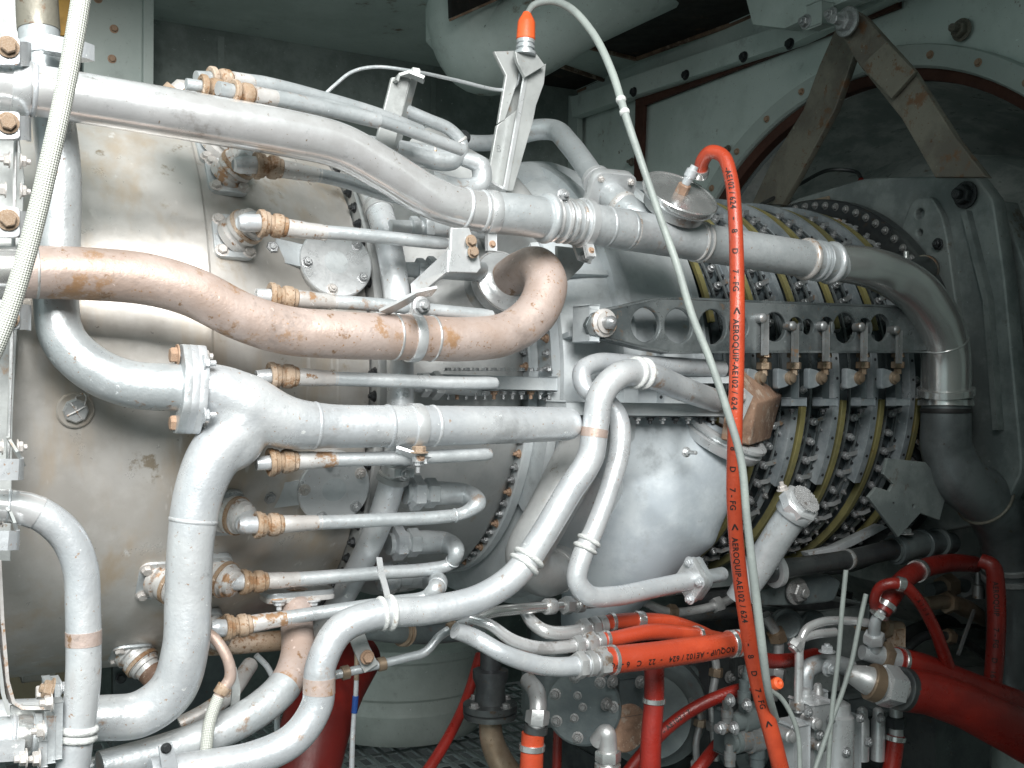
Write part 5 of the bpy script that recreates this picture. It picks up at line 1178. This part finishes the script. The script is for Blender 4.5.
# ================================================================ VALVE BODY
vb = thing('fuel_control_valve', 'bright cast valve with caps and screws at the bottom, right of the long orange hose', 'valve', P(800, 740, .45))
for (x0, x1, y0, y1, h, d, m_) in ((782, 800, 722, 790, .52, .05, 'silver2'), (800, 822, 700, 790, .50, .06, 'alu'), (806, 820, 690, 706, .46, .04, 'silver2'), (824, 850, 715, 790, .46, .06, 'silver2'), (852, 872, 712, 745, .44, .05, 'pump'), (874, 888, 708, 740, .44, .05, 'pump'), (835, 890, 692, 712, .40, .05, 'pump')):
    c = P((x0+x1)/2, (y0+y1)/2, h); k = c.y/F
    build(box(c, AX*(x1-x0)/2*k*1.2, NN*d/2, UP*(y1-y0)/2*k), 'block', m_, vb)
for (x, y, h, r_, n_, L_) in ((838, 735, .52, .030, UP, .06), (862, 735, .48, .014, UP, .05), (878, 735, .48, .014, UP, .05), (786, 735, .55, .012, NN, .02), (812, 722, .54, .012, NN, .02), (816, 745, .54, .010, NN, .02), (806, 705, .50, .013, UP, .03), (818, 700, .48, .010, UP, .03)):
    build(lathe(P(x, y, h), n_, [(-L_,r_),(L_*.6,r_),(L_*.7,r_*.8),(L_,r_*.75),(L_*1.1,r_*.4)], 20), 'plug', 'alu' if r_ > .012 else 'steel2', vb)
for q in ((794, 728), (808, 712), (820, 735), (830, 720), (846, 752), (860, 718), (880, 718), (868, 742)): bolt(vb, P(*q, .55), NN, .0075, 'bolt', stub=.3)
vc = thing('valve_cluster', 'cluster of small grey cylinders left of the long orange hose at the bottom', 'valve', P(735, 720, .45))
for (x, y, r_, L_, n_, m_) in ((746, 720, .020, .035, -AX, 'pump'), (752, 738, .024, .035, -AX, 'lever'), (735, 742, .019, .012, -AX, 'pump'), (722, 728, .010, .012, -AX, 'lever'), (727, 712, .010, .02, UP, 'lever'), (744, 696, .011, .03, UP, 'pump'), (748, 676, .010, .02, UP, 'pump'), (730, 755, .010, .02, UP, 'lever'), (757, 750, .014, .03, UP, 'pump')):
    c = P(x, y, .47)
    build(lathe(c, n_, [(-L_,r_),(-L_*.5,r_),(-L_*.45,r_*1.12),(L_*.3,r_*1.12),(L_*.35,r_*.9),(L_,r_*.9),(L_*1.05,r_*.6),(L_*1.0,0)], 24), 'cylinder', m_, vc)
build(box(P(742, 728, .42), AX*.05, NN*.02, UP*.04), 'block', 'pump', vc)
for q in ((722, 728), (735, 728), (748, 705), (731, 700)): bolt(vc, P(*q, .50), -AX, .009, 'bolt', stub=.3)
t, pr = pipe('side_valve', 'brown fitting with a small lever right of the bright upright tube', 'valve', [(858, 624, .45, 12), (880, 627, .45, 14), (900, 628, .45, 14)], 'brass')
build(box(P(896, 640, .46), AX*.014, NN*.01, UP*.022), 'body', 'fit', t); ring(pr, (884, 627), 8, 4, 'brass', t, 'nut', 'hex')
t, pr = pipe('far_valve', 'dim brown pipe fitting with a thin handle near the right edge', 'valve', [(925, 604, .35, 14), (945, 602, .35, 14), (965, 608, .33, 18), (985, 620, .30, 14)], 'brass')
build(strip([P(974, 610, .36), P(966, 632, .37), P(958, 655, .38)], .006, .006, AX), 'handle', 'lever', t); ring(pr, (948, 602), 9, 4, 'brass', t, 'nut', 'hex')
build(lathe(P(978, 585, .36), UP, [(-.03,.012),(.0,.012),(.002,.008),(.03,.008)], 12), 'stem', 'steel2', t)
# white tank and red tank under the engine
wt = thing('white_tank', 'round dull white tank under the engine standing on the grating', 'tank', P(400, 725, -.3))
build(lathe(Z(400, 722, -1.03)*1.0, UP, [(0,.24),(.03,.262),(.09,.268),(.10,.262),(.13,.262),(.14,.275),(.24,.285),(.25,.30),(.27,.30),(.28,.29),(.28,0)], 72), 'shell', 'white', wt)
rt = thing('red_tank', 'dark red tank behind the serpentine pipe at the bottom', 'tank', P(320, 700, .1))
pr = Path([(352, 655, .05, 60), (335, 685, .12, 62), (318, 720, .2, 70), (300, 790, .25, 70)]); build(sweep(pr, 32), 'shell', 'tankred', rt)
# pipes and machinery in the dark under the compressor
t, pr = pipe('under_pipe', 'dull pipe lying in the shadow under the combustor casing', 'pipe', [(360, 628, .25, 22), (395, 632, .25, 22), (430, 634, .2, 20), (480, 630, .15, 18)], 'pump')
ring(pr, (404, 632), 8, 3, 'brass', t, 'coupling', 'double')
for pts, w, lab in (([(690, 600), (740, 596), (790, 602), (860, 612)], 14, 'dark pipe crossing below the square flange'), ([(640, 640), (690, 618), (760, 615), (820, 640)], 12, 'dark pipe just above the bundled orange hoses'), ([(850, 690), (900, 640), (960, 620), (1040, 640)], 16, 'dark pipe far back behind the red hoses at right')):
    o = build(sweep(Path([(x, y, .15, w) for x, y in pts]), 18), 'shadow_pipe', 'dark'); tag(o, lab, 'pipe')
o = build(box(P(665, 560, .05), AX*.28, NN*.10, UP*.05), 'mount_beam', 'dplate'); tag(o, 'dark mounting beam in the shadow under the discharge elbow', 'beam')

# ================================================================ ADDED DARK FILLER AND CLUTTER UNDER THE COMPRESSOR
gb = thing('shade_filler', 'black looking gearbox block added to stand for the deep shadow under the compressor', 'filler', E(1.25, -.05, -.7))
build(box(E(1.42, -.12, -.78), AX*.38, NN*.16, UP*.26), 'case', 'dark', gb)  # dark boxes added in place of shade, to black out the bulkhead behind
build(box(E(1.16, .02, -.70), AX*.12, NN*.10, UP*.12), 'filler_step', 'dark', gb)
build(box(E(1.60, .05, -.62), AX*.12, NN*.12, UP*.10), 'filler_step', 'dplate', gb)
build(box(E(1.72, .24, -.90), AX*.09, NN*.20, UP*.25), 'filler_step', 'dark', gb)  # dark box added to black out the lower bulkhead at right
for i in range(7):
    build(box(E(1.08+i*.11, .045, -.80), AX*.006, NN*.012, UP*.22), 'filler_rib', 'dark', gb)
random.seed(3)
for i in range(26):
    s_, z_ = random.uniform(1.08, 1.76), random.uniform(-1.0, -.56)
    bolt(gb, E(s_, .045, z_), NN, .011, 'dbolt' if i % 3 else 'lever', stub=.5)
for s_, z_, r_ in ((1.1, -.86, .05), (1.22, -.64, .045), (1.42, -.84, .06), (1.6, -.7, .05), (1.25, -.92, .035)):
    build(lathe(E(s_, .03, z_), NN, [(0,r_),(.03,r_),(.034,r_*.8),(.06,r_*.78),(.064,r_*.9),(.08,r_*.9),(.084,r_*.5),(.1,r_*.5)], 28), 'port', 'pump', gb)
for pts, w, m_, lab, nm in (
  ([(705, 640), (716, 664), (712, 700), (716, 760)], 8, 'steel2', 'dull thin tube bending down left of the small valve cluster', 'oil_tube'),
  ([(765, 615), (778, 640), (776, 676), (772, 700)], 11, 'steel2', 'short dull tube between the long orange hose and the grey wheels', 'oil_tube'),
  ([(905, 650), (925, 636), (960, 640), (1000, 664), (1040, 668)], 9, 'dark', 'thin dark tube running right above the second thickest red hose', 'oil_tube'),
  ([(930, 590), (960, 585), (985, 592)], 14, 'pump', 'short grey stub pipe crossing behind the slim red hose', 'oil_tube'),
  ([(838, 690), (856, 700), (880, 700), (905, 715), (915, 790)], 8, 'steel2', 'thin tube dropping past the short upright red hose at the bottom', 'oil_tube'),
  ([(640, 600), (670, 612), (720, 604), (745, 590)], 9, 'steel2', 'thin tube crossing just below the square flange of the loop pipe', 'oil_tube'),
  ([(690, 700), (700, 716), (696, 745), (700, 790)], 7, 'lever', 'thin upright tube between the red hoses and the valve cluster', 'oil_tube'),
  ([(920, 745), (950, 752), (1000, 775), (1040, 790)], 12, 'dark', 'dark tube under the thickest red hose in the bottom right corner', 'oil_tube')):
    t, pr = pipe(nm, lab, 'tube', [(x, y, .30, w) for x, y in pts], m_, seg=18)
    for f in (.3, .72):
        l = pr.L[-1]*f; ring(pr, l, w*1.2, w*.35, 'brass' if f < .5 else 'steel2', t, 'union_nut', 'hex')
# ================================================================ LIGHT, WORLD, CAMERA
sc = bpy.context.scene
wd = bpy.data.worlds.new('World'); sc.world = wd; wd.use_nodes = True
nt = wd.node_tree; bg = nt.nodes['Background']
tc = nt.nodes.new('ShaderNodeTexCoord'); dp = nt.nodes.new('ShaderNodeVectorMath'); dp.operation = 'DOT_PRODUCT'
nt.links.new(tc.outputs['Generated'], dp.inputs[0]); dp.inputs[1].default_value = V((-.55, -.42, .72)).normalized()
mr = nt.nodes.new('ShaderNodeMapRange'); mr.interpolation_type = 'SMOOTHSTEP'
mr.inputs[1].default_value = -.35; mr.inputs[2].default_value = .95; mr.inputs[3].default_value = .03; mr.inputs[4].default_value = WORLD
nt.links.new(dp.outputs['Value'], mr.inputs[0]); nt.links.new(mr.outputs[0], bg.inputs['Strength'])
bg.inputs['Color'].default_value = (.80, .97, .96, 1)
def area(name, loc, tgt, size, power, col, sy=None):
    l = bpy.data.lights.new(name, 'AREA'); l.energy = power; l.color = col; l.size = size
    if sy: l.shape = 'RECTANGLE'; l.size_y = sy
    o = bpy.data.objects.new(name, l); C.objects.link(o); o.location = loc
    o.rotation_mode = 'QUATERNION'; o.rotation_quaternion = (V(tgt)-V(loc)).to_track_quat('-Z', 'Y'); return o
kl = area('open_door_daylight', (.15, -1.1, 1.65), (-.62, 1.5, .0), 1.7, KEY, (1, .985, .96), 1.5); kl.data.spread = math.radians(95)
cam = bpy.data.cameras.new('camera'); co = bpy.data.objects.new('camera', cam); C.objects.link(co)
co.rotation_euler = (PI/2, 0, 0); cam.sensor_width = 36; cam.lens = 36*F/1024; cam.clip_start = .05; cam.clip_end = 200
sc.camera = co
sc.render.resolution_x = 1024; sc.render.resolution_y = 768
sc.view_settings.view_transform = 'Standard'; sc.view_settings.look = 'None'; sc.view_settings.exposure = 0; sc.view_settings.gamma = 1
